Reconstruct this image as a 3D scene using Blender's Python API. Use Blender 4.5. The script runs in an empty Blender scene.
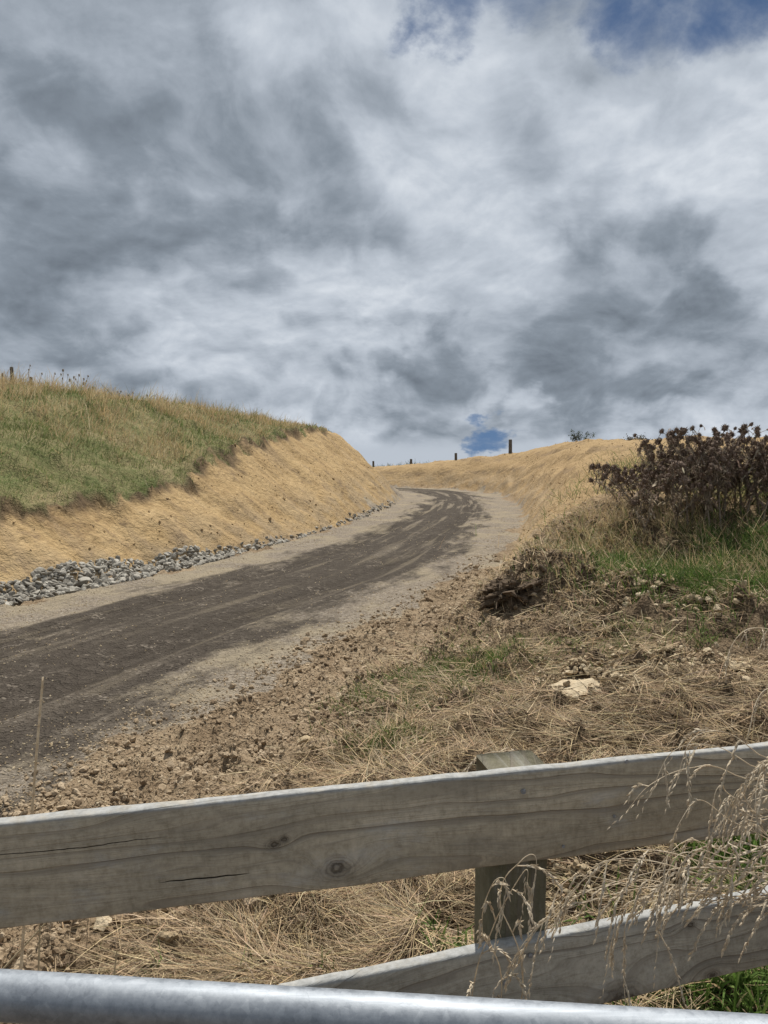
import bpy, math, random
import numpy as np
from mathutils import Vector, Matrix

SEED = 7
random.seed(SEED)
RNG = np.random.default_rng(SEED)
SC = bpy.context.scene
COL = SC.collection
EYE = 1.65                      # eye height; z = 0 is the level by the gate
F = 739.0                       # focal length in picture pixels
PITCH = math.radians(-4.5)
R = math.radians

# ------------------------------------------------------------------ helpers
def at(px, py, Y):
    """world point at distance Y in front of the lens plane seen at a picture position"""
    dx, dy, dz = (px - 384) / F, 1.0, -(py - 512) / F
    c, s = math.cos(PITCH), math.sin(PITCH)
    y, z = dy * c - dz * s, dy * s + dz * c
    k = Y / y
    return Vector((dx * k, Y, EYE + z * k))

def tag(o, label=None, cat=None, group=None, kind=None):
    if label: o['label'] = label
    if cat: o['category'] = cat
    if group: o['group'] = group
    if kind: o['kind'] = kind
    return o

def empty(name, loc=(0, 0, 0)):
    o = bpy.data.objects.new(name, None)
    o.location = loc
    o.empty_display_size = .1
    COL.objects.link(o)
    return o

def mesh_np(name, V, faces, smooth=False, cols=None, uv=None):
    """faces: int array (n,3) or (n,4)"""
    V = np.asarray(V, np.float32); faces = np.asarray(faces, np.int32)
    me = bpy.data.meshes.new(name)
    n, k = faces.shape
    me.vertices.add(len(V)); me.vertices.foreach_set('co', V.ravel())
    me.loops.add(n * k); me.loops.foreach_set('vertex_index', faces.ravel())
    me.polygons.add(n)
    me.polygons.foreach_set('loop_start', np.arange(0, n * k, k, dtype=np.int32))
    me.polygons.foreach_set('use_smooth', np.full(n, smooth))
    if cols is not None:
        for an, c in cols.items():
            c = np.asarray(c, np.float32)
            if c.shape[1] == 3: c = np.hstack([c, np.ones((len(c), 1), np.float32)])
            a = me.attributes.new(an, 'FLOAT_COLOR', 'POINT')
            a.data.foreach_set('color', c.ravel())
    if uv is not None:
        l = me.uv_layers.new(name='st')
        l.data.foreach_set('uv', np.asarray(uv, np.float32)[faces.ravel()].ravel())
    me.update(calc_edges=True)
    return me

def obj(name, me, mat=None, parent=None, loc=None):
    o = bpy.data.objects.new(name, me)
    if mat is not None and len(me.materials) == 0: me.materials.append(mat)
    if parent is not None: o.parent = parent
    if loc is not None: o.location = loc
    COL.objects.link(o)
    return o

# gradient noise -----------------------------------------------------------
_P = np.random.default_rng(3).permutation(1024)
_A = np.random.default_rng(4).uniform(0, 2 * np.pi, 1024)
_GX, _GY = np.cos(_A), np.sin(_A)
def perlin(x, y, seed=0):
    x = np.asarray(x, float) + seed * 37.17; y = np.asarray(y, float) + seed * 91.73
    xi = np.floor(x).astype(np.int64); yi = np.floor(y).astype(np.int64)
    xf, yf = x - xi, y - yi
    u = xf ** 3 * (xf * (xf * 6 - 15) + 10); v = yf ** 3 * (yf * (yf * 6 - 15) + 10)
    def g(ix, iy, fx, fy):
        h = _P[(_P[ix & 1023] + iy) & 1023]
        return _GX[h] * fx + _GY[h] * fy
    a = g(xi, yi, xf, yf); b = g(xi + 1, yi, xf - 1, yf)
    c = g(xi, yi + 1, xf, yf - 1); d = g(xi + 1, yi + 1, xf - 1, yf - 1)
    return (a + u * (b - a) + v * (c - a + u * (a - b - c + d))) * 1.5
def fbm(x, y, o=4, seed=0, gain=.5):
    t = 0; a = 1.; f = 1.
    for i in range(o):
        t = t + a * perlin(np.asarray(x) * f, np.asarray(y) * f, seed + i); a *= gain; f *= 2.03
    return t
def sstep(a, b, x):
    t = np.clip((np.asarray(x, float) - a) / (b - a), 0, 1); return t * t * (3 - 2 * t)
def smin(a, b, k):
    h = np.clip(.5 + .5 * (b - a) / k, 0, 1); return b + (a - b) * h - k * h * (1 - h)

# ------------------------------------------------------------------ the lie of the land
CP = np.array([(-9.6, -12), (-8.2, -6.), (-6.3, -.8), (-5.1, 2.3), (-3.95, 5.4), (-2.6, 8.8), (-.7, 13.2), (1.0, 19.6), (2.0, 24.5),
               (2.75, 29.5), (3.15, 34), (2.9, 38), (1.5, 41.4), (-1.2, 43.4), (-5, 44.6), (-12, 45.6), (-30, 47), (-60, 49), (-120, 52)], float)
def catmull(P, n):
    out = []
    for i in range(1, len(P) - 2):
        p0, p1, p2, p3 = P[i - 1], P[i], P[i + 1], P[i + 2]
        for t in np.linspace(0, 1, n, endpoint=False):
            out.append(.5 * ((2 * p1) + (-p0 + p2) * t + (2 * p0 - 5 * p1 + 4 * p2 - p3) * t * t + (-p0 + 3 * p1 - 3 * p2 + p3) * t ** 3))
    out.append(P[-2]); return np.array(out)
CL = catmull(CP, 12)
SEGL = np.linalg.norm(np.diff(CL, axis=0), axis=1)
CS = np.concatenate([[0], np.cumsum(SEGL)])
_i0 = np.argmin(np.abs(CL[:, 1] - 8.8) + np.abs(CL[:, 0] + 2.6))
CS = CS - CS[_i0] + 8.8          # s is close to the forward distance on the straight part

def road_st(x, y):
    x = np.asarray(x, float).ravel(); y = np.asarray(y, float).ravel()
    S = np.empty(len(x)); T = np.empty(len(x))
    A = CL[:-1]; D = np.diff(CL, axis=0); DD = (D ** 2).sum(1)
    for i in range(0, len(x), 20000):
        px = x[i:i + 20000, None]; py = y[i:i + 20000, None]
        k = np.clip(((px - A[:, 0]) * D[:, 0] + (py - A[:, 1]) * D[:, 1]) / DD, 0, 1)
        d2 = (px - A[:, 0] - k * D[:, 0]) ** 2 + (py - A[:, 1] - k * D[:, 1]) ** 2
        j = d2.argmin(1); r = np.arange(len(j)); kk = k[r, j]
        S[i:i + 20000] = CS[j] + kk * SEGL[j]
        cr = D[j, 1] * (px[:, 0] - A[j, 0]) - D[j, 0] * (py[:, 0] - A[j, 1])
        T[i:i + 20000] = np.sign(cr) * np.sqrt(d2[r, j])
    return S, T

LIP = [None]
def terrain(x, y, rough=True):
    """height, (s, t) along and across the road, and the zone masks road / cut / turf"""
    x = np.asarray(x, float); y = np.asarray(y, float)
    S, T = road_st(x, y)
    zr = -2.0 - .02 * T ** 2 * .3 + .0 * S
    # ---- left: rubble strip, cut face, turf slope
    toeL = np.interp(S, [0, 12, 18, 26], [3.2, 2.95, 2.6, 2.28]) + .10 * fbm(x * .8, y * .8, 2, 5)
    hL = np.interp(S, [-10, 5, 9, 13, 17, 23, 29, 35, 42, 60], [.7, .85, 1.0, 1.25, 1.68, 2.42, 2.98, 3.15, 2.7, 2.0])
    hL = hL + (.30 * fbm(x * .33, y * .33, 3, 11)) * sstep(36, 25, S) + .14 * fbm(x * 1.4, y * 1.4, 3, 12)
    top = np.interp(S, [0, 14, 20, 27, 33, 45, 70], [3.75, 3.75, 3.6, 3.35, 3.15, 2.6, 1.5])
    u = -T - toeL
    slope = np.interp(S, [0, 14, 22, 30, 40], [.80, .82, .86, .93, .95])
    cutz = np.maximum(u, 0) * slope
    turfz = hL + (u - hL / slope) * .52
    turfz = smin(turfz, top + 0 * u, .8)
    zl = smin(cutz, turfz, .12) - 2.02
    zl = np.where(u < 0, -2.02 + .0 * u, zl)
    # ---- right: crumbly shoulder, cut face, mound
    hR = np.interp(S, [-10, 0, 4, 8, 11, 14, 18, 22, 28, 37, 43, 50, 70], [.35, .4, .42, .5, .75, 1.1, 1.65, 2.05, 2.42, 2.50, 1.70, .60, .25])
    wR = np.interp(S, [0, 8, 12, 18, 28, 38, 50], [2.6, 2.4, 2.2, 2.4, 2.9, 3.2, 2.6])
    v = T - np.interp(S, [0, 8, 14, 22], [2.7, 2.8, 2.7, 2.6])
    vv = np.clip(v / wR, 0, 1)
    zrr = -2.0 + hR * (vv * (1.55 - .55 * vv ** 2.0)) + np.maximum(v - wR, 0) * .015
    # mound by the thistles and the heaps of turned earth
    def bump(cx, cy, rx, ry, h):
        return h * np.exp(-((x - cx) / rx) ** 2 - ((y - cy) / ry) ** 2)
    m = bump(3.3, 10.6, 1.5, 1.5, .42) + bump(1.6, 7.4, .62, .55, .46) + bump(2.3, 9.3, .9, .8, .20) + bump(2.7, 6.7, 1.0, .8, .14) + bump(5.2, 9.6, 1.8, 1.6, .25)
    m = m + bump(1.6, 4.4, .6, .5, .10) + bump(.1, 2.75, .8, .4, .08)
    zrr = zrr + m * sstep(0, .6, vv + .05)
    z = np.where(T > 0, np.where(v > 0, zrr, zr), np.where(u > 0, zl, np.maximum(zr, -2.02)))
    far = np.maximum(np.hypot(x * .8, y) - 50, 0)
    z = z - .055 * far - .02 * np.maximum(np.abs(x) - 16, 0) * sstep(60, 20, y)
    # masks
    mroad = sstep(2.75, 2.3, np.abs(T) + np.where(T > 0, np.interp(S, [6, 14, 24], [.42, .2, 0.]), 0.) + .42 * fbm(x * .9, y * .9, 4, 21))
    edge = u - hL / slope
    turfL = sstep(-.06, .06, edge + .14 * fbm(x * 2.2, y * 2.2, 3, 31))
    lip = np.exp(-((edge + .02 + .14 * fbm(x * 2.2, y * 2.2, 3, 31)) / .13) ** 2) * np.clip(.75 + fbm(x * .9, y * .9, 3, 33), 0, 1) * (T < 0)
    cutL = sstep(-.15, .15, u) * (1 - turfL)
    nearR = sstep(14.5, 11.0, S + .8 * fbm(x * .7, y * .7, 3, 41))        # turned earth near, sandy cut beyond
    cutR = sstep(-.2, .2, v) * (1 - nearR)
    turfR = sstep(.55, 1.1, vv + .25 * fbm(x * .8, y * .8, 3, 51)) * nearR
    if rough:
        dist = np.hypot(x, y)
        fine = sstep(26, 10, dist)
        rut = (-.04 * np.exp(-((T + .85) / .20) ** 2) - .04 * np.exp(-((T - .75) / .20) ** 2) + .018 * np.exp(-((np.abs(T + .05) - 1.2) / .14) ** 2) + .012 * np.exp(-(T / .3) ** 2)) * mroad
        z = z + rut + mroad * .008 * fbm(S * .7, T * 6, 3, 61)
        sh = (1 - mroad) * (1 - np.clip(cutL + cutR + turfL, 0, 1)) * sstep(1.9, 2.5, np.abs(T))
        bil = np.abs(fbm(x * 3.1, y * 3.1, 3, 71)); bil2 = np.abs(fbm(x * 8.5, y * 8.5, 3, 75))
        z = z + sh * ((.10 * bil - .03) + (.045 * bil2 - .012) * fine)
        cut = np.clip(cutL + cutR, 0, 1)
        z = z + cut * ((.12 - .06 * (T > 0)) * fbm(x * .55, y * .55, 2, 81) + (.045 + .03 * fbm(x * .3, y * .3, 2, 80)) * fbm(S * 1.5 + 1.2 * fbm(x * .7, y * .7, 3, 82) + .25 * T, T * .6, 4, 83) * sstep(46, 30, S)
                       + .045 * np.abs(fbm(x * 2.6, y * 2.6, 4, 85)) + .020 * np.abs(fbm(x * 7, y * 7, 3, 87)))
        # horizontal bucket shelves on the far right face
        z = z + cutR * .06 * np.sin(7.5 * z + .5 * S + 3 * fbm(x * .3, y * .3, 2, 91)) * (1 + fbm(x * .8, y * .8, 2, 92)) * sstep(16, 24, S)
        # torn lip of turf above the cut
        z = z + .15 * np.exp(-((edge - .10) / .13) ** 2) * (1 + .9 * fbm(x * 2.3, y * 2.3, 3, 93)) * (T < 0) * sstep(44, 38, S)
        z = z + turfL * (.10 * fbm(x * .7, y * .7, 3, 95) + .05 * fbm(x * 2.2, y * 2.2, 3, 96))
        z = z + turfR * (.06 * fbm(x * 1.3, y * 1.3, 3, 97)) + sstep(3.2, 3.8, T) * nearR * (.16 * np.abs(fbm(x * 1.9, y * 1.9, 4, 98)) - .05)
    LIP[0] = lip
    return z + EYE, S, T, mroad, np.clip(cutL + cutR, 0, 1), np.clip(turfL, 0, 1), turfR * (T > 0)

def ground_z(x, y):
    return terrain(np.atleast_1d(x), np.atleast_1d(y))[0]
def on_ground(px, py, y0=1.2, y1=60.0):
    """first place where the line of sight of a picture position meets the ground"""
    Y = np.geomspace(y0, y1, 500)
    P = np.array([at(px, py, t) for t in Y])
    g = terrain(P[:, 0], P[:, 1])[0]
    k = np.argmax(P[:, 2] < g)
    return Vector((P[k, 0], P[k, 1], g[k]))

# ------------------------------------------------------------------ node helper
class NT:
    def __init__(s, tree):
        s.t = tree; s.n = tree.nodes; s.l = tree.links
    def new(s, ty, **kw):
        n = s.n.new(ty)
        for k, v in kw.items(): setattr(n, k, v)
        return n
    def put(s, sock, v):
        if v is None: return
        if isinstance(v, bpy.types.NodeSocket): s.l.new(v, sock)
        else:
            if sock.type == 'RGBA' and len(v) == 3: v = (*v, 1)
            sock.default_value = v
    def m(s, op, a, b=None, c=None, clamp=False):
        n = s.new('ShaderNodeMath', operation=op, use_clamp=clamp)
        for i, v in enumerate((a, b, c)): s.put(n.inputs[i], v)
        return n.outputs[0]
    def vm(s, op, a, b=None, scale=None):
        n = s.new('ShaderNodeVectorMath', operation=op)
        s.put(n.inputs[0], a); s.put(n.inputs[1], b)
        if scale is not None: s.put(n.inputs['Scale'], scale)
        return n.outputs['Value'] if op in ('DOT_PRODUCT', 'LENGTH', 'DISTANCE') else n.outputs['Vector']
    def mapr(s, v, a, b, c=0., d=1., smooth=True):
        n = s.new('ShaderNodeMapRange', interpolation_type='SMOOTHSTEP' if smooth else 'LINEAR')
        for i, q in enumerate((v, a, b, c, d)): s.put(n.inputs[i], q)
        return n.outputs[0]
    def noise(s, vec, scale, detail=4, rough=.55, dist=0., col=False, lac=2.0):
        n = s.new('ShaderNodeTexNoise')
        s.put(n.inputs['Vector'], vec); s.put(n.inputs['Scale'], scale)
        n.inputs['Detail'].default_value = detail; n.inputs['Roughness'].default_value = rough
        n.inputs['Distortion'].default_value = dist; n.inputs['Lacunarity'].default_value = lac
        return n.outputs['Color' if col else 'Fac']
    def vor(s, vec, scale, feature='F1', out='Distance'):
        n = s.new('ShaderNodeTexVoronoi', feature=feature)
        s.put(n.inputs['Vector'], vec); s.put(n.inputs['Scale'], scale)
        return n.outputs[out]
    def mix(s, f, a, b, ty='RGBA', blend='MIX'):
        n = s.new('ShaderNodeMix', data_type=ty, blend_type=blend)
        i = {'RGBA': (6, 7, 2), 'FLOAT': (2, 3, 0)}[ty]
        s.put(n.inputs[0], f); s.put(n.inputs[i[0]], a); s.put(n.inputs[i[1]], b)
        return n.outputs[i[2]]
    def ramp(s, f, stops):
        n = s.new('ShaderNodeValToRGB'); s.put(n.inputs[0], f)
        e = n.color_ramp.elements
        while len(e) < len(stops): e.new(.5)
        for q, (p, c) in zip(e, stops): q.position = p; q.color = (*c, 1)
        return n.outputs[0]
    def xyz(s, v):
        n = s.new('ShaderNodeSeparateXYZ'); s.put(n.inputs[0], v); return n.outputs
    def comb(s, x, y, z):
        n = s.new('ShaderNodeCombineXYZ')
        for i, v in enumerate((x, y, z)): s.put(n.inputs[i], v)
        return n.outputs[0]
    def bump(s, h, dist, strength=1., normal=None):
        n = s.new('ShaderNodeBump'); s.put(n.inputs['Height'], h); n.inputs['Distance'].default_value = dist
        s.put(n.inputs['Strength'], strength)
        if normal is not None: s.put(n.inputs['Normal'], normal)
        return n.outputs[0]

def material(name, rough=.9, spec=.25):
    m = bpy.data.materials.new(name); m.use_nodes = True
    n = NT(m.node_tree); b = m.node_tree.nodes['Principled BSDF']
    b.inputs['Roughness'].default_value = rough
    b.inputs['Specular IOR Level'].default_value = spec
    return m, n, b

# ------------------------------------------------------------------ materials
def mat_earth():
    m, n, b = material('earth', .95, .12)
    geo = n.new('ShaderNodeNewGeometry').outputs['Position']
    zone = n.new('ShaderNodeAttribute', attribute_name='zone')
    zr = n.xyz(zone.outputs['Color'])
    st = n.new('ShaderNodeUVMap', uv_map='st').outputs[0]
    s_, t_, _ = n.xyz(st)
    # road: dark damp fines in the wheel ways, pale crushed stone elsewhere
    tw = n.m('ADD', t_, n.m('MULTIPLY', n.m('SUBTRACT', n.noise(n.comb(n.m('MULTIPLY', s_, .16), n.m('MULTIPLY', t_, .35), 2.), 1., 3), .5), 1.0))
    at_ = n.m('ABSOLUTE', n.m('ADD', tw, n.mapr(s_, 12., 24., .0, -.1)))
    halfw = n.m('ADD', n.mapr(s_, 10., 30., 1.66, 1.38), n.mapr(s_, 8.5, 3.5, 0., .62))
    patch = n.noise(n.comb(n.m('MULTIPLY', s_, .55), n.m('MULTIPLY', t_, 1.5), 7.), 1., 5, .62)
    streak = n.noise(n.comb(n.m('MULTIPLY', s_, .22), n.m('MULTIPLY', t_, 3.6), 1.), 1., 5, .6)
    e = n.m('ADD', n.m('SUBTRACT', halfw, at_), n.m('MULTIPLY', n.m('SUBTRACT', patch, .5), 3.6))
    dark = n.mapr(n.m('ADD', e, n.m('MULTIPLY', n.m('SUBTRACT', n.noise(geo, 7., 5, .75), .5), 1.1)), -.20, .55)
    lanes = n.m('MULTIPLY', n.mapr(streak, .50, .64), n.mapr(s_, 6., 34., .35, 1.0))
    dark = n.m('MULTIPLY', dark, n.m('SUBTRACT', 1., n.m('MULTIPLY', lanes, .75)))
    fleck = n.vor(geo, 34., 'F1', 'Color'); fl = n.xyz(fleck)[0]
    speck = n.noise(geo, 95., 3, .7)
    grit = n.m('MULTIPLY', n.mapr(n.noise(geo, 2.6, 4, .6), .50, .66), n.mapr(fl, .70, .9))
    c_dark = n.ramp(n.noise(geo, 9., 6, .7), [(.25, (.050, .040, .031)), (.55, (.080, .066, .052)), (.8, (.135, .113, .091))])
    rutl = n.m('MAXIMUM', n.mapr(n.m('ABSOLUTE', n.m('ADD', t_, .85)), .34, .12), n.mapr(n.m('ABSOLUTE', n.m('SUBTRACT', t_, .75)), .34, .12))
    c_dark = n.mix(n.m('MULTIPLY', n.m('MULTIPLY', rutl, n.mapr(streak, .40, .60)), .6), c_dark, (.035, .027, .020))
    c_dark = n.mix(n.m('MULTIPLY', grit, .8), c_dark, (.26, .22, .175))
    c_pale = n.ramp(n.m('ADD', n.m('MULTIPLY', fl, .45), n.m('MULTIPLY', speck, .6)), [(.25, (.165, .132, .098)), (.5, (.255, .213, .163)), (.85, (.36, .31, .25))])
    c_pale = n.mix(n.mapr(n.noise(geo, 1.1, 4), .42, .62), c_pale, (.315, .262, .185))
    c_road = n.mix(dark, c_pale, c_dark)
    # sandy cut
    ba = n.noise(geo, .8, 6, .62); bb = n.noise(geo, 5.5, 6, .68); bc = n.noise(n.comb(n.m('MULTIPLY', s_, 2.2), n.m('MULTIPLY', t_, .5), 0.), 1., 5, .6)
    bc = n.mix(n.mapr(t_, -.5, .5), bc, .5, 'FLOAT')
    c_cut = n.ramp(n.m('ADD', n.m('MULTIPLY', ba, .5), n.m('MULTIPLY', bb, .5)), [(.30, (.20, .130, .064)), (.45, (.36, .248, .122)), (.60, (.445, .318, .165)), (.75, (.53, .41, .245))])
    c_cut = n.mix(n.mapr(bc, .50, .66, 0., .65), c_cut, (.30, .215, .125))
    c_cut = n.mix(n.m('MULTIPLY', n.mapr(n.noise(geo, 1.9, 7, .75), .54, .66), .7), c_cut, (.20, .14, .085))
    grain = n.noise(geo, 16., 8, .82)
    c_cut = n.mix(1., c_cut, n.ramp(grain, [(.30, (.76, .73, .70)), (.5, (1., 1., 1.)), (.72, (1.14, 1.14, 1.12))]), blend='MULTIPLY')
    chip = n.mapr(n.noise(n.comb(n.m('MULTIPLY', s_, .9), n.m('MULTIPLY', t_, 1.7), n.m('MULTIPLY', n.xyz(geo)[2], 1.5)), 2.2, 6, .72), .60, .68)
    c_cut = n.mix(n.m('MULTIPLY', chip, .6), c_cut, (.16, .112, .07))
    bench = n.m('SINE', n.m('ADD', n.m('MULTIPLY', n.xyz(geo)[2], 9.), n.m('ADD', n.m('MULTIPLY', s_, .55), n.m('MULTIPLY', n.noise(geo, .35, 5, .6), 9.))))
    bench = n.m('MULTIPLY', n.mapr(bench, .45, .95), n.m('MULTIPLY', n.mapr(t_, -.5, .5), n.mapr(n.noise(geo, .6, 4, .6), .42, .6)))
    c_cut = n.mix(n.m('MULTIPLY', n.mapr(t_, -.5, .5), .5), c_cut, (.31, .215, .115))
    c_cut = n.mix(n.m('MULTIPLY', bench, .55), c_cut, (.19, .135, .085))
    # pale dust along the foot of the cut (greyer)
    foot = n.m('MULTIPLY', n.mapr(n.m('ABSOLUTE', t_), 4.1, 2.8), n.mapr(n.noise(geo, 1.3, 4), .35, .6))
    c_cut = n.mix(n.m('MULTIPLY', foot, .6), c_cut, (.30, .235, .155))
    # turned earth of the shoulder and mound
    c_sh = n.ramp(n.m('ADD', n.m('MULTIPLY', n.noise(geo, 2.2, 6, .65), .5), n.m('MULTIPLY', n.noise(geo, 14., 5, .7), .5)),
                  [(.32, (.13, .090, .054)), (.47, (.245, .178, .112)), (.58, (.34, .258, .168)), (.72, (.44, .35, .245))])
    c_soil = n.ramp(n.noise(geo, 7., 6, .7), [(.3, (.07, .048, .030)), (.55, (.15, .108, .066)), (.75, (.26, .195, .125))])
    thatch = n.ramp(n.m('ADD', n.m('MULTIPLY', n.noise(geo, .9, 5, .6), .6), n.m('MULTIPLY', n.noise(geo, 11., 4, .7), .4)), [(.36, (.105, .135, .045)), (.5, (.20, .19, .085)), (.64, (.31, .25, .135))])
    c_soil = n.mix(n.mapr(t_, -2.5, -3.2), c_soil, thatch)
    c = n.mix(zr[2], c_sh, c_soil)
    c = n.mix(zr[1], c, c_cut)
    c = n.mix(n.m('MULTIPLY', zone.outputs['Alpha'], .85), c, n.ramp(n.noise(geo, 8., 5, .7), [(.3, (.045, .032, .02)), (.7, (.13, .09, .055))]))
    rd = n.mapr(n.m('ADD', zr[0], n.m('MULTIPLY', n.m('SUBTRACT', n.noise(geo, 3.5, 5, .7), .5), .9)), .35, .65)
    c = n.mix(rd, c, c_road)
    n.put(b.inputs['Base Color'], c)
    h = n.m('ADD', n.m('MULTIPLY', n.noise(geo, 18., 6, .72), .7), n.m('MULTIPLY', n.vor(geo, 42.), .45))
    h2 = n.m('ADD', n.noise(geo, 4.5, 5, .65), n.m('MULTIPLY', bc, .5))
    nb = n.bump(h2, .10, .85, n.bump(n.noise(geo, 1.3, 4, .6), .14, .7))
    n.put(b.inputs['Normal'], n.bump(h, .038, n.mapr(zr[1], 0., 1., 1., .42), nb))
    return m

def mat_stone(name, stops, scale=9., cut=None):
    m, n, b = material(name, .92, .2)
    tc = n.new('ShaderNodeNewGeometry').outputs['Position']
    oi = n.new('ShaderNodeObjectInfo').outputs['Random']
    isl = n.new('ShaderNodeNewGeometry').outputs['Random Per Island']
    f = n.m('ADD', n.m('MULTIPLY', n.noise(tc, scale, 5, .65), .6), n.m('MULTIPLY', n.m('FRACT', n.m('ADD', oi, isl)), .4))
    n.put(b.inputs['Base Color'], n.ramp(f, stops))
    n.put(b.inputs['Normal'], n.bump(n.noise(tc, 40., 5, .7), .012, .9))
    return m

def mat_blades(name, trans=.25, rough=.75):
    m, n, b = material(name, rough, .2)
    a = n.new('ShaderNodeAttribute', attribute_name='col').outputs['Color']
    n.put(b.inputs['Base Color'], a)
    tr = n.new('ShaderNodeBsdfTranslucent'); n.put(tr.inputs['Color'], a)
    mx = n.new('ShaderNodeMixShader'); mx.inputs[0].default_value = trans
    n.l.new(b.outputs[0], mx.inputs[1]); n.l.new(tr.outputs[0], mx.inputs[2])
    n.l.new(mx.outputs[0], n.t.nodes['Material Output'].inputs['Surface'])
    return m

def mat_plain(name, col, rough=.85, var=.3, scale=30., metal=0., spec=.25):
    m, n, b = material(name, rough, spec)
    p = n.new('ShaderNodeNewGeometry').outputs['Position']
    lo = tuple(c * (1 - var) for c in col); hi = tuple(min(1, c * (1 + var)) for c in col)
    n.put(b.inputs['Base Color'], n.ramp(n.noise(p, scale, 4, .6), [(.3, lo), (.7, hi)]))
    n.put(b.inputs['Normal'], n.bump(n.noise(p, scale * 4, 3), .003, .5))
    b.inputs['Metallic'].default_value = metal
    return m

def mat_wood(name, seed, knots, cracks=(), tint=(1, 1, 1), freq=62., warp=1., top=None):
    """weathered sawn pine: x along the board, z across its face (object space)"""
    m, n, b = material(name, .82, .2)
    oc = n.new('ShaderNodeTexCoord').outputs['Object']
    x, y, z = n.xyz(oc)
    zz = n.m('ADD', z, n.m('MULTIPLY', y, .35)); core = None
    for (kx, kz, r, amp) in knots:
        dx = n.m('SUBTRACT', x, kx); dz = n.m('SUBTRACT', z, kz)
        q = n.m('ADD', n.m('POWER', n.m('DIVIDE', dx, r * 3.6), 2.), n.m('POWER', n.m('DIVIDE', dz, r * 1.9), 2.))
        g = n.m('EXPONENT', n.m('MULTIPLY', q, -1.))
        zz = n.m('ADD', zz, n.m('MULTIPLY', g, amp))
        wob = n.m('ADD', n.m('ADD', n.m('POWER', n.m('DIVIDE', dx, r * 1.25), 2.), n.m('POWER', n.m('DIVIDE', dz, r * .85), 2.)),
                  n.m('MULTIPLY', n.m('SUBTRACT', n.noise(oc, 60., 3), .5), 1.6))
        rings = n.m('MULTIPLY_ADD', n.m('SINE', n.m('MULTIPLY', wob, 9.)), .25, .75)
        k = n.m('MULTIPLY', n.m('MAXIMUM', n.mapr(wob, 1.3, .45), n.m('MULTIPLY', n.mapr(wob, 3.2, 1.2), .35)), rings)
        core = k if core is None else n.m('MAXIMUM', core, k)
    so = seed * 3.7
    v = n.comb(n.m('ADD', n.m('MULTIPLY', x, 1.1), so), n.m('MULTIPLY', y, 3.), n.m('MULTIPLY', zz, 7.))
    bend = n.m('MULTIPLY', n.m('SUBTRACT', n.noise(v, 1.0, 3, .5), .5), .085 * warp)
    ph = n.m('MULTIPLY', n.m('ADD', zz, bend), freq)
    ring = n.m('FRACT', ph)
    ringl = n.m('MULTIPLY', n.mapr(ring, .45, .93), n.mapr(ring, 1.0, .95))
    rowid = n.noise(n.comb(n.m('FLOOR', ph), so, n.m('MULTIPLY', x, .25)), 1.7, 1)
    ringl = n.m('MULTIPLY', ringl, n.mapr(rowid, .38, .62, .15, 1.))
    fib = n.noise(n.comb(n.m('ADD', n.m('MULTIPLY', x, 7.), so), n.m('MULTIPLY', y, 160.), n.m('MULTIPLY', n.m('ADD', zz, bend), 330.)), 1., 4, .6)
    blot = n.noise(n.comb(n.m('ADD', n.m('MULTIPLY', x, 2.6), so), n.m('MULTIPLY', y, 4.), n.m('MULTIPLY', zz, 11.)), 1., 5, .6)
    base = n.ramp(n.m('ADD', n.m('MULTIPLY', blot, .75), n.m('MULTIPLY', fib, .25)),
                  [(.32, tuple(a * t for a, t in zip((.185, .165, .130), tint))), (.50, tuple(a * t for a, t in zip((.285, .250, .195), tint))),
                   (.68, tuple(a * t for a, t in zip((.365, .325, .262), tint)))])
    base = n.mix(n.m('MULTIPLY', n.mapr(fib, .48, .66), .38), base, (.15, .13, .105))
    saw = n.noise(n.comb(n.m('ADD', n.m('MULTIPLY', x, 210.), n.m('MULTIPLY', z, 30.)), so, n.m('MULTIPLY', z, 9.)), 1., 2, .5)
    mot = n.noise(oc, 55., 6, .75)
    base = n.mix(1., base, n.ramp(n.m('ADD', n.m('MULTIPLY', mot, .88), n.m('MULTIPLY', saw, .12)), [(.34, (.70, .69, .66)), (.5, (1, 1, 1)), (.66, (1.22, 1.22, 1.22))]), blend='MULTIPLY')
    stain = n.noise(n.comb(n.m('ADD', n.m('MULTIPLY', x, 5.), so), 0., n.m('MULTIPLY', z, 13.)), 1., 6, .65)
    base = n.mix(n.m('MULTIPLY', n.mapr(stain, .52, .70), .5), base, (.20, .18, .145))
    base = n.mix(n.m('MULTIPLY', n.mapr(stain, .46, .30), .45), base, (.46, .46, .45))
    chk = n.noise(n.comb(n.m('ADD', n.m('MULTIPLY', x, 5.5), so), 3., n.m('MULTIPLY', n.m('ADD', zz, bend), 210.)), 1., 2, .5)
    chk = n.m('MULTIPLY', n.mapr(chk, .70, .76), n.mapr(n.noise(n.comb(n.m('MULTIPLY', x, 3.), so, n.m('MULTIPLY', z, 12.)), 1., 3), .50, .60))
    base = n.mix(n.m('MULTIPLY', chk, .8), base, (.05, .042, .034))
    base = n.mix(n.m('MULTIPLY', ringl, n.mapr(mot, .35, .65, .38, .72)), base, (.15, .128, .105))
    damp = n.mapr(n.noise(n.comb(n.m('ADD', n.m('MULTIPLY', x, 2.), so + 9), 0., n.m('MULTIPLY', z, 6.)), 1., 4), .55, .75)
    base = n.mix(n.m('MULTIPLY', damp, .35), base, (.19, .195, .155))
    hgt = n.m('SUBTRACT', n.m('ADD', n.m('MULTIPLY', fib, .6), n.m('MULTIPLY', saw, .08)), n.m('ADD', n.m('MULTIPLY', ringl, .5), n.m('MULTIPLY', chk, 1.2)))
    if core is not None:
        base = n.mix(n.m('MULTIPLY', core, .85), base, (.055, .042, .032))
        hgt = n.m('SUBTRACT', hgt, n.m('MULTIPLY', core, .8))
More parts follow.
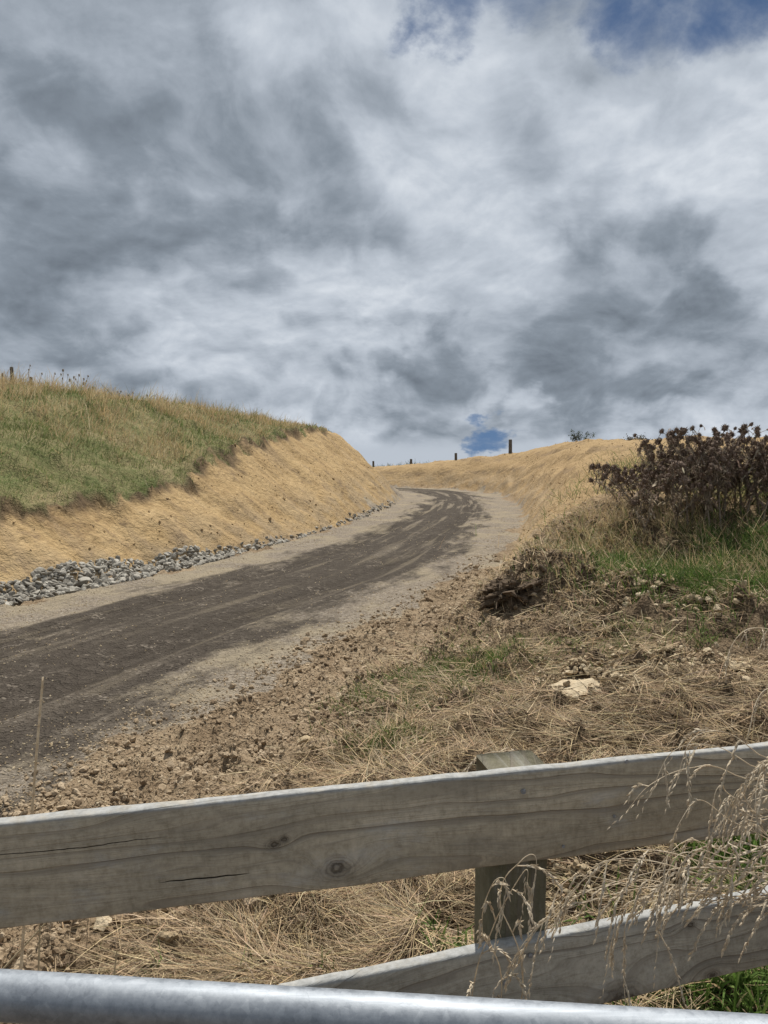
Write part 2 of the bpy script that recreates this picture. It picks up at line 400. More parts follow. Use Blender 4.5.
    for (cx, cz, hl, hw) in cracks:
        dx = n.m('SUBTRACT', x, cx)
        dz = n.m('SUBTRACT', n.m('SUBTRACT', z, cz), n.m('MULTIPLY', n.m('SUBTRACT', n.noise(n.comb(n.m('MULTIPLY', x, 14.), so, 0.), 1., 3), .5), .012))
        q = n.m('ADD', n.m('POWER', n.m('DIVIDE', dx, hl), 2.), n.m('POWER', n.m('DIVIDE', dz, hw), 2.))
        k = n.mapr(q, 1.0, .5)
        base = n.mix(k, base, (.02, .016, .012)); hgt = n.m('SUBTRACT', hgt, n.m('MULTIPLY', k, 1.5))
    if top:       # upper edge painted weathered grey, darker to tone down its sunlit glare
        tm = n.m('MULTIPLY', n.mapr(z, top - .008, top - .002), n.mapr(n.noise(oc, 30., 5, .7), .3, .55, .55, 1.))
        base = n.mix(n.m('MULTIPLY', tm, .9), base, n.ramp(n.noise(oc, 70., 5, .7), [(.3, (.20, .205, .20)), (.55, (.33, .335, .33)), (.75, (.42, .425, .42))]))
    n.put(b.inputs['Base Color'], base)
    n.put(b.inputs['Normal'], n.bump(hgt, .0024, .95))
    return m

# ------------------------------------------------------------------ camera, sky, sun
def build_camera():
    cam = bpy.data.cameras.new('camera'); o = bpy.data.objects.new('camera', cam); COL.objects.link(o)
    cam.sensor_fit = 'VERTICAL'; cam.sensor_height = 36; cam.sensor_width = 27
    cam.lens = F / 1024 * 36
    cam.clip_start = .05; cam.clip_end = 5000
    o.location = (0, 0, EYE); o.rotation_euler = (R(90) + PITCH, 0, 0)
    SC.camera = o

SUN_EL, SUN_AZ = R(62), R(6)
SKY_RIM = 1.05       # azimuth measured from straight ahead towards the right
def build_light():
    w = bpy.data.worlds.new('World'); SC.world = w; w.use_nodes = True
    n = NT(w.node_tree); n.n.clear()
    out = n.new('ShaderNodeOutputWorld')
    sky = n.new('ShaderNodeTexSky', sky_type='NISHITA'); sky.sun_disc = False
    sky.sun_elevation = SUN_EL; sky.sun_rotation = SUN_AZ
    sky.air_density = 1.0; sky.dust_density = 0.; sky.ozone_density = 4.0
    d = n.new('ShaderNodeTexCoord').outputs['Generated']
    dx, dy, dz = n.xyz(d)
    bs = n.new('ShaderNodeBackground'); bs.inputs[1].default_value = .05
    n.put(sky.inputs[0], n.vm('NORMALIZE', n.vm('ADD', d, (0, 0, .30))))
    n.l.new(sky.outputs[0], bs.inputs[0])
    def dirv(px, py):
        v = (at(px, py, 1) - Vector((0, 0, EYE))).normalized(); return tuple(v)
    den = n.m('ADD', n.m('MAXIMUM', dz, 0.), .50)
    p = n.comb(n.m('DIVIDE', dx, den), n.m('DIVIDE', dy, den), 0.)
    p = n.vm('SCALE', p, scale=2.1)
    cen = (.5, .5, .5)
    warp = lambda v, sc, det, amt: n.vm('ADD', v, n.vm('SCALE', n.vm('SUBTRACT', n.noise(v, sc, det, .5, col=True), cen), scale=amt))
    wp = warp(warp(p, .9, 2, .45), 4.0, 3, .09)
    dw = n.vm('NORMALIZE', n.vm('ADD', d, n.vm('SCALE', n.vm('SUBTRACT', n.noise(p, 2.4, 7, .58, col=True), cen), scale=.20)))
    def blob(px, py, rad, amt, src=dw):
        """a patch of the sky round a direction: full at its centre, 0 at rad degrees"""
        dot = n.vm('DOT_PRODUCT', src, dirv(px, py))
        return n.mapr(dot, math.cos(R(rad)), 1., 0., amt)
    D = None                      # where the deck is thick (dark) and where it is thin (bright)
    for bl in ((30, 265, 9, .22), (50, 130, 13, .09), (240, 175, 8, .13), (350, 110, 7, .06), (300, 30, 12, -.08), (430, 230, 11, -.10), (700, 130, 13, -.13), (630, 270, 7, .13),
               (760, 190, 6, -.10), (420, 400, 6, .16), (560, 395, 7, .18), (700, 350, 7, .15), (60, 365, 5, -.12), (385, 325, 5, -.13), (170, 340, 6, -.06), (390, 447, 4, -.16),
               (540, 420, 3, -.18), (740, 408, 4.5, -.17), (480, 95, 6, -.08), (200, 15, 7, -.05), (45, 145, 6, .17), (220, 275, 7, .09), (560, 330, 6, .06)):
        q = blob(*bl); D = q if D is None else n.m('ADD', D, q)
    D = n.m('MULTIPLY', D, .74)
    def heap(off, sc, det, rough):
        return n.noise(n.vm('ADD', wp, off), sc, det, rough)
    up = (math.sin(SUN_AZ) * .05, math.cos(SUN_AZ) * .05, 0)
    t1 = heap((3.1, 7.7, 0), 1.35, 9, .54); t1s = heap((3.1 - up[0], 7.7 - up[1], 0), 1.35, 9, .54)
    t2 = heap((9.4, 1.2, 0), 3.1, 9, .56); t2s = heap((9.4 - up[0] * .6, 1.2 - up[1] * .6, 0), 3.1, 9, .56)
    thick = n.m('ADD', n.m('ADD', n.m('MULTIPLY', n.m('SUBTRACT', t1, .5), 1.0), n.m('MULTIPLY', n.m('SUBTRACT', t2, .5), .45)), D)
    deck = n.m('ADD', n.m('MULTIPLY', n.mapr(thick, -.10, .12), .34), n.m('MULTIPLY', n.mapr(thick, -.34, .40, smooth=False), .66))    # soft bodies with an edge
    puff = n.m('MULTIPLY', n.mapr(n.m('ADD', n.m('SUBTRACT', t2, .5), n.m('MULTIPLY', D, .4)), -.06, .12), .19)
    rim = n.m('ADD', n.m('MULTIPLY', n.m('SUBTRACT', t1, t1s), 1.3), n.m('MULTIPLY', n.m('SUBTRACT', t2, t2s), .9))
    B = n.m('ADD', n.m('SUBTRACT', n.m('SUBTRACT', .82, n.m('MULTIPLY', deck, .47)), puff), n.m('MULTIPLY', rim, SKY_RIM))
    B = n.m('ADD', B, n.mapr(dz, .07, .0, 0., .10))
    B = n.mix(n.mapr(dz, .0, .03), .66, B, 'FLOAT')
    ccol = n.ramp(B, [(.06, (.135, .160, .192)), (.30, (.225, .262, .308)), (.50, (.345, .388, .445)), (.70, (.48, .527, .59)), (.98, (.71, .75, .80))])
    bc = n.new('ShaderNodeBackground'); bc.inputs[1].default_value = 1.0
    n.l.new(ccol, bc.inputs[0])
    gap = None
    for bl in ((445, -4, 4.2, 1.), (650, -12, 6.2, 1.05), (740, -8, 5.5, 1.0), (540, -36, 6., 1.), (486, 431, 2.3, 1.15)):
        g = blob(*bl); gap = g if gap is None else n.m('MAXIMUM', gap, g)
    gap = n.m('ADD', gap, n.m('MULTIPLY', n.m('SUBTRACT', n.noise(wp, 4.2, 8, .62), .5), 1.5))
    gapm = n.mapr(gap, .30, 1.25)
    mx = n.new('ShaderNodeMixShader'); n.put(mx.inputs[0], gapm)
    n.l.new(bc.outputs[0], mx.inputs[1]); n.l.new(bs.outputs[0], mx.inputs[2])
    n.l.new(mx.outputs[0], out.inputs[0])
    sun = bpy.data.lights.new('sun', 'SUN'); so = bpy.data.objects.new('sun', sun); COL.objects.link(so)
    sun.energy = 5.0; sun.angle = R(.55); sun.color = (1, .955, .88)
    dvec = Vector((math.cos(SUN_EL) * math.sin(SUN_AZ), math.cos(SUN_EL) * math.cos(SUN_AZ), math.sin(SUN_EL)))
    so.rotation_euler = dvec.to_track_quat('Z', 'Y').to_euler(); so.location = (0, 0, 30)
    v = SC.view_settings; v.view_transform = 'Standard'; v.look = 'None'; v.exposure = .12; v.gamma = 1
    v.use_curve_mapping = False

# ------------------------------------------------------------------ terrain sheets
def build_terrain(mat):
    yr = np.concatenate([np.linspace(-14, 1.2, 26)[:-1], 1.2 + (np.geomspace(1, 58 / 2.2 + 1, 560) - 1) * 2.2, np.geomspace(61, 900, 24)])
    uc = np.linspace(-1, 1, 640)
    ur = np.concatenate([-np.geomspace(14, 1.12, 22), uc, np.geomspace(1.12, 14, 22)])
    wy = np.maximum(yr, 0) * .66 + 2.0
    X = ur[None, :] * wy[:, None]; Y = np.repeat(yr[:, None], len(ur), 1)
    z, S, T, mr, cut, turf, turfR = terrain(X.ravel(), Y.ravel())
    V = np.stack([X.ravel(), Y.ravel(), z], 1)
    ny, nx = X.shape
    i = np.arange(ny * nx).reshape(ny, nx)
    Q = np.stack([i[:-1, :-1], i[:-1, 1:], i[1:, 1:], i[1:, :-1]], -1).reshape(-1, 4)
    cols = np.stack([mr, cut, np.clip(turf + turfR, 0, 1), LIP[0]], 1)
    uv = np.stack([S, T], 1)
    fm = lambda a: a[Q].mean(1)
    onroad = (np.abs(fm(T)) < 2.7) & (fm(S) < 120)
    oncut = ~onroad & (fm(cut) > .5)
    hill = ~onroad & ~oncut & (fm(T) < 0)
    for name, sel in (('road', onroad), ('cut_bank', oncut), ('hill', hill), ('ground', ~(onroad | oncut | hill))):
        q = Q[sel]; used = np.unique(q); re = np.full(len(V), -1, np.int32); re[used] = np.arange(len(used))
        o = obj(name, mesh_np(name, V[used], re[q], True, {'zone': cols[used]}, uv[used]), mat)
        o['kind'] = 'structure'

# ------------------------------------------------------------------ blades and stones in bulk
def ribbons(base, tip_dir, length, width, droop, col, segs=3, az=None):
    """base (N,3); tip_dir (N,3) unit start direction; droop: how far the tip bends down (fraction of length)"""
    N = len(base); k = np.linspace(0, 1, segs + 1)
    L = length[:, None, None]
    C = base[:, None, :] + tip_dir[:, None, :] * L * k[None, :, None]
    C[:, :, 2] -= (droop * length)[:, None] * k[None, :] ** 2
    if az is None: az = RNG.uniform(0, 2 * np.pi, N)
    side = np.stack([np.cos(az), np.sin(az), np.zeros(N)], 1)
    side -= (side * tip_dir).sum(1, keepdims=True) * tip_dir
    side /= np.linalg.norm(side, axis=1, keepdims=True) + 1e-6
    wk = np.maximum(1 - k ** 2, .12)
    off = side[:, None, :] * width[:, None, None] * .5 * wk[None, :, None]
    V = np.stack([C - off, C + off], 2).reshape(-1, 3)
    n1 = segs + 1
    b0 = (np.arange(N) * n1 * 2)[:, None]; j = (np.arange(segs) * 2)[None, :]
    Q = np.stack([b0 + j, b0 + j + 1, b0 + j + 3, b0 + j + 2], -1).reshape(-1, 4)
    cc = np.repeat(col[:, None, :], n1 * 2, 1).reshape(-1, 3)
    return V, Q, cc

def merge(parts):
    V, Q, C = [], [], []; o = 0
    for v, q, c in parts:
        V.append(v); Q.append(q + o); C.append(c); o += len(v)
    return np.concatenate(V), np.concatenate(Q), np.concatenate(C)

def palette(N, cols, jit=.15):
    cols = np.array(cols); a = cols[RNG.integers(0, len(cols), N)]
    return np.clip(a * RNG.uniform(1 - jit * 1.6, 1 + jit, (N, 1)) * RNG.uniform(1 - jit * .3, 1 + jit * .3, (N, 3)), 0.003, 1)

DRY = [(.58, .44, .25), (.50, .39, .22), (.66, .54, .34), (.40, .30, .17), (.55, .42, .23)]
STRAW = [(.45, .335, .195), (.36, .26, .15), (.56, .44, .28), (.21, .15, .09), (.40, .305, .185), (.29, .23, .155)]
GREEN = [(.105, .175, .035), (.14, .215, .05), (.08, .135, .028), (.18, .245, .07)]
DULL = [(.19, .23, .085), (.24, .255, .11), (.15, .19, .065), (.29, .28, .14)]

def upright(N, spread, wind=(-.15, 0)):
    d = np.stack([RNG.normal(wind[0], spread, N), RNG.normal(wind[1], spread, N), np.ones(N)], 1)
    return d / np.linalg.norm(d, axis=1, keepdims=True)

def icosphere(sub):
    import bmesh
    bm = bmesh.new(); bmesh.ops.create_icosphere(bm, subdivisions=sub, radius=1)
    bm.verts.ensure_lookup_table()
    V = np.array([v.co[:] for v in bm.verts]); Q = np.array([[v.index for v in f.verts] for f in bm.faces]); bm.free()
    return V, Q
ICO1, ICO2, ICO3, ICO5 = icosphere(1), icosphere(2), icosphere(3), icosphere(5)

def rock_shape(ico, planes, flat=(1, .8, .55), lump=.0, seed=0):
    rg = np.random.default_rng(seed)
    V, Q = ico
    nrm = rg.normal(size=(planes, 3)); nrm /= np.linalg.norm(nrm, axis=1, keepdims=True)
    dd = rg.uniform(.55, .95, planes)
    dot = V @ nrm.T
    r = np.where(dot > .05, dd[None, :] / np.maximum(dot, .05), 9).min(1)
    r = np.minimum(r, 1.15)
    W = V * r[:, None]
    if lump: W = W * (1 + lump * fbm(V[:, 0] * 2 + seed, V[:, 1] * 2 + V[:, 2] * 1.7, 3, seed))[:, None]
    return W * np.array(flat), Q

def stones_bulk(P, size, shapes, tilt=.6, sink=.2):
    parts = []
    which = RNG.integers(0, len(shapes), len(P))
    for k, (W, Q) in enumerate(shapes):
        idx = np.nonzero(which == k)[0]; M = len(idx)
        if not M: continue
        a = RNG.uniform(0, 2 * np.pi, M); t = RNG.normal(0, tilt, M); t2 = RNG.normal(0, tilt, M)
        ca, sa, ct, s_t, c2, s2 = np.cos(a), np.sin(a), np.cos(t), np.sin(t), np.cos(t2), np.sin(t2)
        v = np.repeat(W[None], M, 0) * size[idx][:, None, None]
        x, y, z = v[..., 0], v[..., 1], v[..., 2]
        y, z = y * ct[:, None] - z * s_t[:, None], y * s_t[:, None] + z * ct[:, None]
        x, z = x * c2[:, None] - z * s2[:, None], x * s2[:, None] + z * c2[:, None]
        x, y = x * ca[:, None] - y * sa[:, None], x * sa[:, None] + y * ca[:, None]
        v = np.stack([x, y, z], -1) + P[idx][:, None, :]
        v[..., 2] += (size[idx] * (.4 - sink))[:, None]
        q = (Q[None] + (np.arange(M) * len(W))[:, None, None]).reshape(-1, 3)
        parts.append((v.reshape(-1, 3), q, np.zeros((M * len(W), 1))))
    return merge(parts)[:2]

def sample_view(N, y0, y1, u=.62, power=1.0, x_of=None):
    """random ground positions in the wedge in front of the gate, denser close by"""
    y = np.exp(RNG.uniform(np.log(y0), np.log(y1), N)) if power == 1 else RNG.uniform(y0, y1, N)
    x = RNG.uniform(-u, u, N) * (y + .8)
    return x, y

# ------------------------------------------------------------------ vegetation
def build_hill_grass(mat):
    N = 430000
    y = RNG.uniform(7, 44, N); x = RNG.uniform(-24, 0, N)
    keep = x > -.60 * (y + 3) - .5
    x, y = x[keep], y[keep]
    z, S, T, mr, cut, turf, tR = terrain(x, y)
    k = (turf > .55) & (T < -3.2) & (RNG.random(len(x)) < np.clip(16 / y, 0, 1) ** .7 * np.clip(.75 + .8 * fbm(x * 1.1, y * 1.1, 3, 107), .3, 1))
    x, y, z, S, T = x[k], y[k], z[k], S[k], T[k]
    N = len(x)
    toe = 2.8; edge = sstep(4.3, 7.2, -T + .0 * S)            # 0 by the lip of the cut, 1 up the hill
    dryn = .36 + .95 * fbm(x * .38, y * .38, 3, 101) + .6 * fbm(x * 1.6, y * 1.6, 2, 105) + 1.05 * (edge - .5)
    dry = RNG.random(N) < np.clip(dryn, .04, .93)
    tuss = np.clip(.5 + .9 * fbm(x * 1.1, y * 1.1, 2, 111), .1, 1.4)
    ln = np.where(dry, RNG.uniform(.20, .58, N) * (.35 + .95 * tuss), RNG.uniform(.10, .28, N) * (.6 + .6 * tuss)) * (.62 + .38 * edge)
    ln = ln * np.interp(S, [24, 34], [1, .45])
    col = np.where(dry[:, None], palette(N, DRY, .2), palette(N, GREEN + DULL + DULL, .2))
    tall = RNG.random(N) < .10 * edge * np.clip(.7 + fbm(x * .8, y * .8, 2, 109), .1, 1.5)
    ln = np.where(tall, RNG.uniform(.45, .85, N) * np.interp(S, [24, 34], [1, .4]), ln)
    td = upright(N, .38, (.16, -.05))
    V, Q, C = ribbons(np.stack([x, y, z - .01], 1), td, ln, np.full(N, .0085) * np.clip(y / 14, .8, 2.0), RNG.uniform(.05, .5, N), col, 2)
    tag(obj('hill_grass', mesh_np('hill_grass', V, Q, True, {'col': C}), mat), 'mixed dry and green grass covering the hill above the cut bank', 'grass', kind='stuff')

def build_straw(mat):
    """cut dry grass lying on the mound and below the rails"""
    parts = []
    N = 230000
    x, y = sample_view(N, 1.45, 13)
    z, S, T, mr, cut, turf, tR = terrain(x, y)
    cov = fbm(x * .9, y * .9, 3, 121) + .6 * fbm(x * 3, y * 3, 2, 123)
    w = np.clip(sstep(-.25, .75, T - np.interp(S, [1.5, 3.2, 5, 9], [4.4, 4.1, 3.6, 3.5]) + .6 * cov) * (.50 + 1.25 * cov), 0, 1) * (1 - cut)
    for (cx, cy, rr) in ((.35, 2.45, .75), (1.3, 2.5, .9), (1.0, 4.1, .9), (1.7, 7.2, .9), (2.7, 8.9, .8)):
        w = np.maximum(w, 1.0 * np.exp(-((x - cx) ** 2 + (y - cy) ** 2) / rr ** 2 * 1.3) * (T > 3.3) * (1 - cut))
    for (cx, cy, rr) in ((1.35, 4.75, .26), (2.3, 6.2, .25), (2.9, 7.2, .3), (.0, 2.9, .22), (3.3, 5.6, .35)):
        w = w * (1 - .9 * np.exp(-((x - cx) ** 2 + (y - cy) ** 2) / rr ** 2))
    w = w * np.clip(5.5 / y, .3, 1)
    k = RNG.random(len(x)) < w
    x, y, z = x[k], y[k], z[k]; N = len(x)
    swirl = 2 * np.pi * fbm(x * .5, y * .5, 2, 131) + RNG.normal(0, .75, N)
    el = RNG.normal(.10, .20, N)
    td = np.stack([np.cos(swirl) * np.cos(el), np.sin(swirl) * np.cos(el), np.sin(el)], 1)
    lift = RNG.random(N) ** 2 * .11 * np.clip(.6 + fbm(x * 2.5, y * 2.5, 2, 141), .1, 1.5)
    ln = RNG.uniform(.07, .34, N)
    V, Q, C = ribbons(np.stack([x, y, z + lift], 1), td, ln, RNG.uniform(.0016, .0042, N) * np.clip(y / 3.5, .75, 2.2), RNG.uniform(-.1, .35, N), palette(N, STRAW, .22), 3)
    parts.append((V, Q, C))
    # standing dead wisps
    N = 9000
    x, y = sample_view(N, 2.2, 12)
    z, S, T, mr, cut, turf, tR = terrain(x, y)
    k = (T > 4.2) & (cut < .3) & (fbm(x * 1.2, y * 1.2, 2, 151) > .05); x, y, z = x[k], y[k], z[k]; N = len(x)
    V, Q, C = ribbons(np.stack([x, y, z], 1), upright(N, .55), RNG.uniform(.08, .30, N), np.full(N, .003), RNG.uniform(.1, .7, N), palette(N, DRY, .2), 3)
    parts.append((V, Q, C))
    V, Q, C = merge(parts)
    tag(obj('cut_dry_grass', mesh_np('cut_dry_grass', V, Q, True, {'col': C}), mat), 'matted straw and cut dry grass lying over the turned earth', 'dry grass', kind='stuff')

def build_green(mat):
    DEEP = [(.055, .10, .022), (.075, .13, .03), (.095, .15, .035), (.13, .17, .055)]
    parts = []
    def patch(cx, cy, rx, ry, N, h, green=.8, wd=.005, dens_noise=.3, pal=None, spread=.45):
        x = cx + RNG.normal(0, .5, N) * rx; y = cy + RNG.normal(0, .5, N) * ry
        k = fbm(x * 2.2, y * 2.2, 2, 161) > -dens_noise; x, y = x[k], y[k]; M = len(x)
        z = terrain(x, y)[0]
        g = RNG.random(M) < green
        col = np.where(g[:, None], palette(M, pal or GREEN, .2), palette(M, DRY, .2))
        V, Q, C = ribbons(np.stack([x, y, z - .01], 1), upright(M, spread), RNG.uniform(.4, 1.1, M) * h, np.full(M, wd), RNG.uniform(.1, .7, M), col, 3)
        parts.append((V, Q, C))
    def gp(px, py): p = on_ground(px, py); return p.x, p.y
    def ppatch(px, py, *a, **k): patch(*gp(px, py), *a, **k)
    ppatch(610, 535, 1.1, .8, 900, .42, .0, .005, spread=.6, pal=DULL)
    ppatch(655, 525, 1.2, .6, 900, .55, .05, .005, spread=.6, pal=DULL)
    ppatch(735, 575, 1.0, .6, 700, .6, .1, .006, spread=.5)
    ppatch(662, 572, .85, .7, 6200, .30, .9, .008, dens_noise=.25, pal=DEEP + GREEN)
    ppatch(725, 585, .95, .75, 6200, .32, .9, .008, pal=DEEP + GREEN)
    ppatch(760, 560, .9, 1.3, 4500, .42, .8, .008, pal=DEEP)
    patch(5.6, 11., 1.6, 2.2, 6000, .55, .6, .010, pal=GREEN + DULL)
    patch(6.6, 14.5, 2.6, 3.5, 6000, .55, .5, .012, pal=GREEN + DULL)
    ppatch(612, 545, .9, .6, 2600, .32, .35, .008, pal=DULL)
    ppatch(575, 555, .8, .7, 1400, .22, .35, .007, pal=DULL)
    ppatch(650, 630, .8, .5, 2200, .16, .8, .005, dens_noise=.1)
    ppatch(700, 640, .7, .4, 500, .12, .6, .005, dens_noise=.1)
    ppatch(460, 672, .75, .55, 3600, .15, .82, .005, dens_noise=.55, pal=DEEP + GREEN)
    ppatch(425, 700, .55, .6, 2600, .14, .82, .005, dens_noise=.55, pal=DEEP + GREEN)
    ppatch(480, 655, .35, .45, 900, .15, .7, .0048)
    ppatch(390, 742, .28, .28, 1000, .14, .8, .004)
    ppatch(350, 755, .3, .2, 350, .10, .6, .004)
    ppatch(540, 650, .5, .5, 350, .13, .5, .004)
    ppatch(545, 540, .8, .9, 350, .18, .7, .009, pal=DULL + GREEN)
    ppatch(475, 640, .5, .5, 300, .12, .6, .005)
    ppatch(738, 868, .36, .30, 1300, .26, .98, .011)
    ppatch(765, 850, .3, .3, 800, .26, .98, .010)
    ppatch(700, 1003, .34, .12, 900, .16, .98, .008)
    ppatch(755, 1003, .3, .14, 700, .18, .98, .008)
    ppatch(640, 1008, .2, .1, 250, .12, .98, .007)
    patch(1.12, 2.15, .42, .38, 800, .26, .97, .0075)
    patch(1.45, 2.3, .4, .4, 900, .30, .95, .0075)
    patch(.95, 1.85, .45, .2, 900, .22, .97, .007)
    patch(.22, 2.2, .12, .12, 130, .17, 1., .009)
    for px in (100, 150, 330, 235): ppatch(px, 975, .12, .10, 26, .12, .9, .004)
    # grass on the far side of the hill's skyline
    patch(.6, 52, 3.0, 1.0, 700, .6, .85, .03, pal=[(.06, .09, .025), (.08, .11, .03)])
    V, Q, C = merge(parts)
    tag(obj('green_grass', mesh_np('green_grass', V, Q, True, {'col': C}), mat), 'green grass sprouting round the thistles and in patches on the mound', 'grass', kind='stuff')

# tubes --------------------------------------------------------------------
def tube(pts, rad, sides=5):
    """tapered tube through points; rad a number or a list"""
    pts = np.asarray(pts, float); n = len(pts)
    rad = np.broadcast_to(np.asarray(rad, float), (n,))
    tan = np.gradient(pts, axis=0); tan /= np.linalg.norm(tan, axis=1, keepdims=True) + 1e-9
    ref = np.array([.31, .17, .94]) if abs(tan[0, 2]) < .9 else np.array([1., .1, .05])
    a = np.cross(tan, ref); a /= np.linalg.norm(a, axis=1, keepdims=True) + 1e-9
    b = np.cross(tan, a)
    th = np.linspace(0, 2 * np.pi, sides, endpoint=False)
    V = pts[:, None, :] + rad[:, None, None] * (np.cos(th)[None, :, None] * a[:, None, :] + np.sin(th)[None, :, None] * b[:, None, :])
    i = np.arange(n * sides).reshape(n, sides); j = np.roll(i, -1, 1)
    Q = np.stack([i[:-1], j[:-1], j[1:], i[1:]], -1).reshape(-1, 4)
    return V.reshape(-1, 3), Q, np.zeros((n * sides, 3))

def bez(p0, p1, p2, n=10, p3=None):
    t = np.linspace(0, 1, n)[:, None]; p0, p1, p2 = map(np.asarray, (p0, p1, p2))
    if p3 is None: return (1 - t) ** 2 * p0 + 2 * t * (1 - t) * p1 + t * t * p2
    p3 = np.asarray(p3); return (1 - t) ** 3 * p0 + 3 * t * (1 - t) ** 2 * p1 + 3 * t * t * (1 - t) * p2 + t ** 3 * p3

def build_thistle(mstem, mleaf, mhead):
    root = empty('thistle_bush', (4.0, 9.3, float(ground_z(4.0, 9.3)[0])))
    tag(root, 'big dead brown thistle bush with dark spiky seed heads above the green grass', 'thistle bush')
    o = np.array(root.location)
    rg = np.random.default_rng(12)
    stems, leaves, heads = [], [], []
    def leaf(p, n):
        for _ in range(n):
            d = rg.normal(size=3); d[2] = d[2] * .5 - .25; d /= np.linalg.norm(d)
            leaves.append((p, d, rg.uniform(.03, .10), rg.uniform(.008, .024)))
    ns = 44
    for i in range(ns):
        bx, by = 3.25 + 2.2 * (i + .5) / 44 + rg.normal(0, .05), 8.8 + 1.3 * ((i * .618) % 1)
        bz = float(ground_z(bx, by)[0])
        topz = EYE + rg.uniform(-.35, .30) - .35 * max(0, 3.75 - bx)
        if i < 5: bx, topz = rg.uniform(3.0, 3.4), EYE - rg.uniform(.15, .45)
        lean = (bx - 4.3) * .15 + rg.normal(0, .26)
        tx, ty = bx + lean, by + rg.normal(0, .25)
        p0 = np.array((bx, by, bz)); p2 = np.array((tx, ty, topz))
        p1 = (p0 + p2) / 2 + np.array((-lean * .25, rg.normal(0, .06), .1))
        P = bez(p0, p1, p2, 9)
        stems.append(tube(P - o, np.linspace(.013, .005, 9), 5))
        heads.append((P[-1], rg.uniform(.034, .048)))
        for q in range(2, 9): leaf(P[q], 3)
        for kb in range(rg.integers(7, 10)):
            f = rg.uniform(.25, .92); a = P[0] * 0 + P[int(f * 8)]
            az = rg.uniform(0, 2 * np.pi); ll = rg.uniform(.22, .52) * (1.15 - f * .6)
            d = np.array((math.cos(az) * .62, math.sin(az) * .62, .8))
            e = a + d * ll; e[2] = min(e[2], EYE + .33)
            B = bez(a, a + (e - a) * .5 + np.array((d[0] * .12, d[1] * .12, -.03)), e, 6)
            stems.append(tube(B - o, np.linspace(.006, .003, 6), 4))
            heads.append((B[-1], rg.uniform(.026, .044)))
            for q in range(1, 6): leaf(B[q], 2)
            for _ in range(rg.integers(2, 6)):
                g = B[rg.integers(2, 5)]; d2 = rg.normal(size=3); d2[2] = abs(d2[2]) + .5; d2 /= np.linalg.norm(d2)
                e2 = g + d2 * rg.uniform(.08, .2)
                stems.append(tube(bez(g, (g + e2) / 2 + d2 * .01, e2, 4) - o, (.0035, .003, .0026, .0022), 4))
                
                if rg.random() < .5: heads.append((e2, rg.uniform(.020, .034)))
                leaf(e2, 1)
    V, Q, _ = merge(stems); obj('stem', mesh_np('stem', V, Q, True), mstem, root)
    P = np.array([l[0] for l in leaves]) - o; D = np.array([l[1] for l in leaves]); M = len(leaves)
    lc = palette(M, [(.25, .195, .14), (.31, .245, .18), (.17, .132, .095), (.52, .43, .32), (.25, .19, .14)], .2)
    V, Q, C = ribbons(P, D, np.array([l[2] for l in leaves]), np.array([l[3] for l in leaves]), RNG.uniform(.2, 1.0, M), lc, 3)
    V = V + RNG.normal(0, .006, V.shape)
    obj('foliage', mesh_np('foliage', V, Q, False, {'col': C}), mleaf, root)
    # seed heads: a scaly cup with a ring of spines and a tuft
    def head_mesh(seed):
        r2 = np.random.default_rng(seed)
        W, T = ICO2; W = W * np.array((.80, .80, .95)); W = W * (1 + .12 * r2.normal(size=(len(W), 1)))
        Vs, Fs = [W], [T]; off = len(W)
        for _ in range(46):
            d = r2.normal(size=3); d[2] = d[2] * .8 + .25; d /= np.linalg.norm(d)
            s = np.cross(d, (.3, .5, .8)); s /= np.linalg.norm(s)
            Vs.append(np.array([d * .7 - s * .16, d * .7 + s * .16, d * r2.uniform(1.25, 1.75)])); Fs.append(np.array([[off, off + 1, off + 2]])); off += 3
        return np.concatenate(Vs), np.concatenate(Fs)
    protos = [mesh_np('seed_head', *head_mesh(40 + i)) for i in range(4)]
    for p in protos: p.materials.append(mhead)
    order = sorted(range(len(heads)), key=lambda i: -(heads[i][0][2] * .6 - .5 * heads[i][0][1] + heads[i][1] * 8))
    rest = []
    for n_, i in enumerate(order):
        p, r = heads[i]
        if n_ < 95:
            h = bpy.data.objects.new('seed_head', protos[n_ % 4]); h.parent = root; h.location = p - o
            h.scale = (r, r, r * 1.1); h.rotation_euler = (rg.normal(0, .5), rg.normal(0, .5), rg.uniform(0, 6)); COL.objects.link(h)
        else: rest.append((p - o, r))
    base = [head_mesh(60 + i) for i in range(3)]
    Vs, Fs, off = [], [], 0
    for k, (p, r) in enumerate(rest):
        W, T = base[k % 3]; Vs.append(W * r + p); Fs.append(T + off); off += len(W)
    h = obj('small_seed_heads', mesh_np('small_seed_heads', np.concatenate(Vs), np.concatenate(Fs)), mhead, root); h['kind'] = 'stuff'

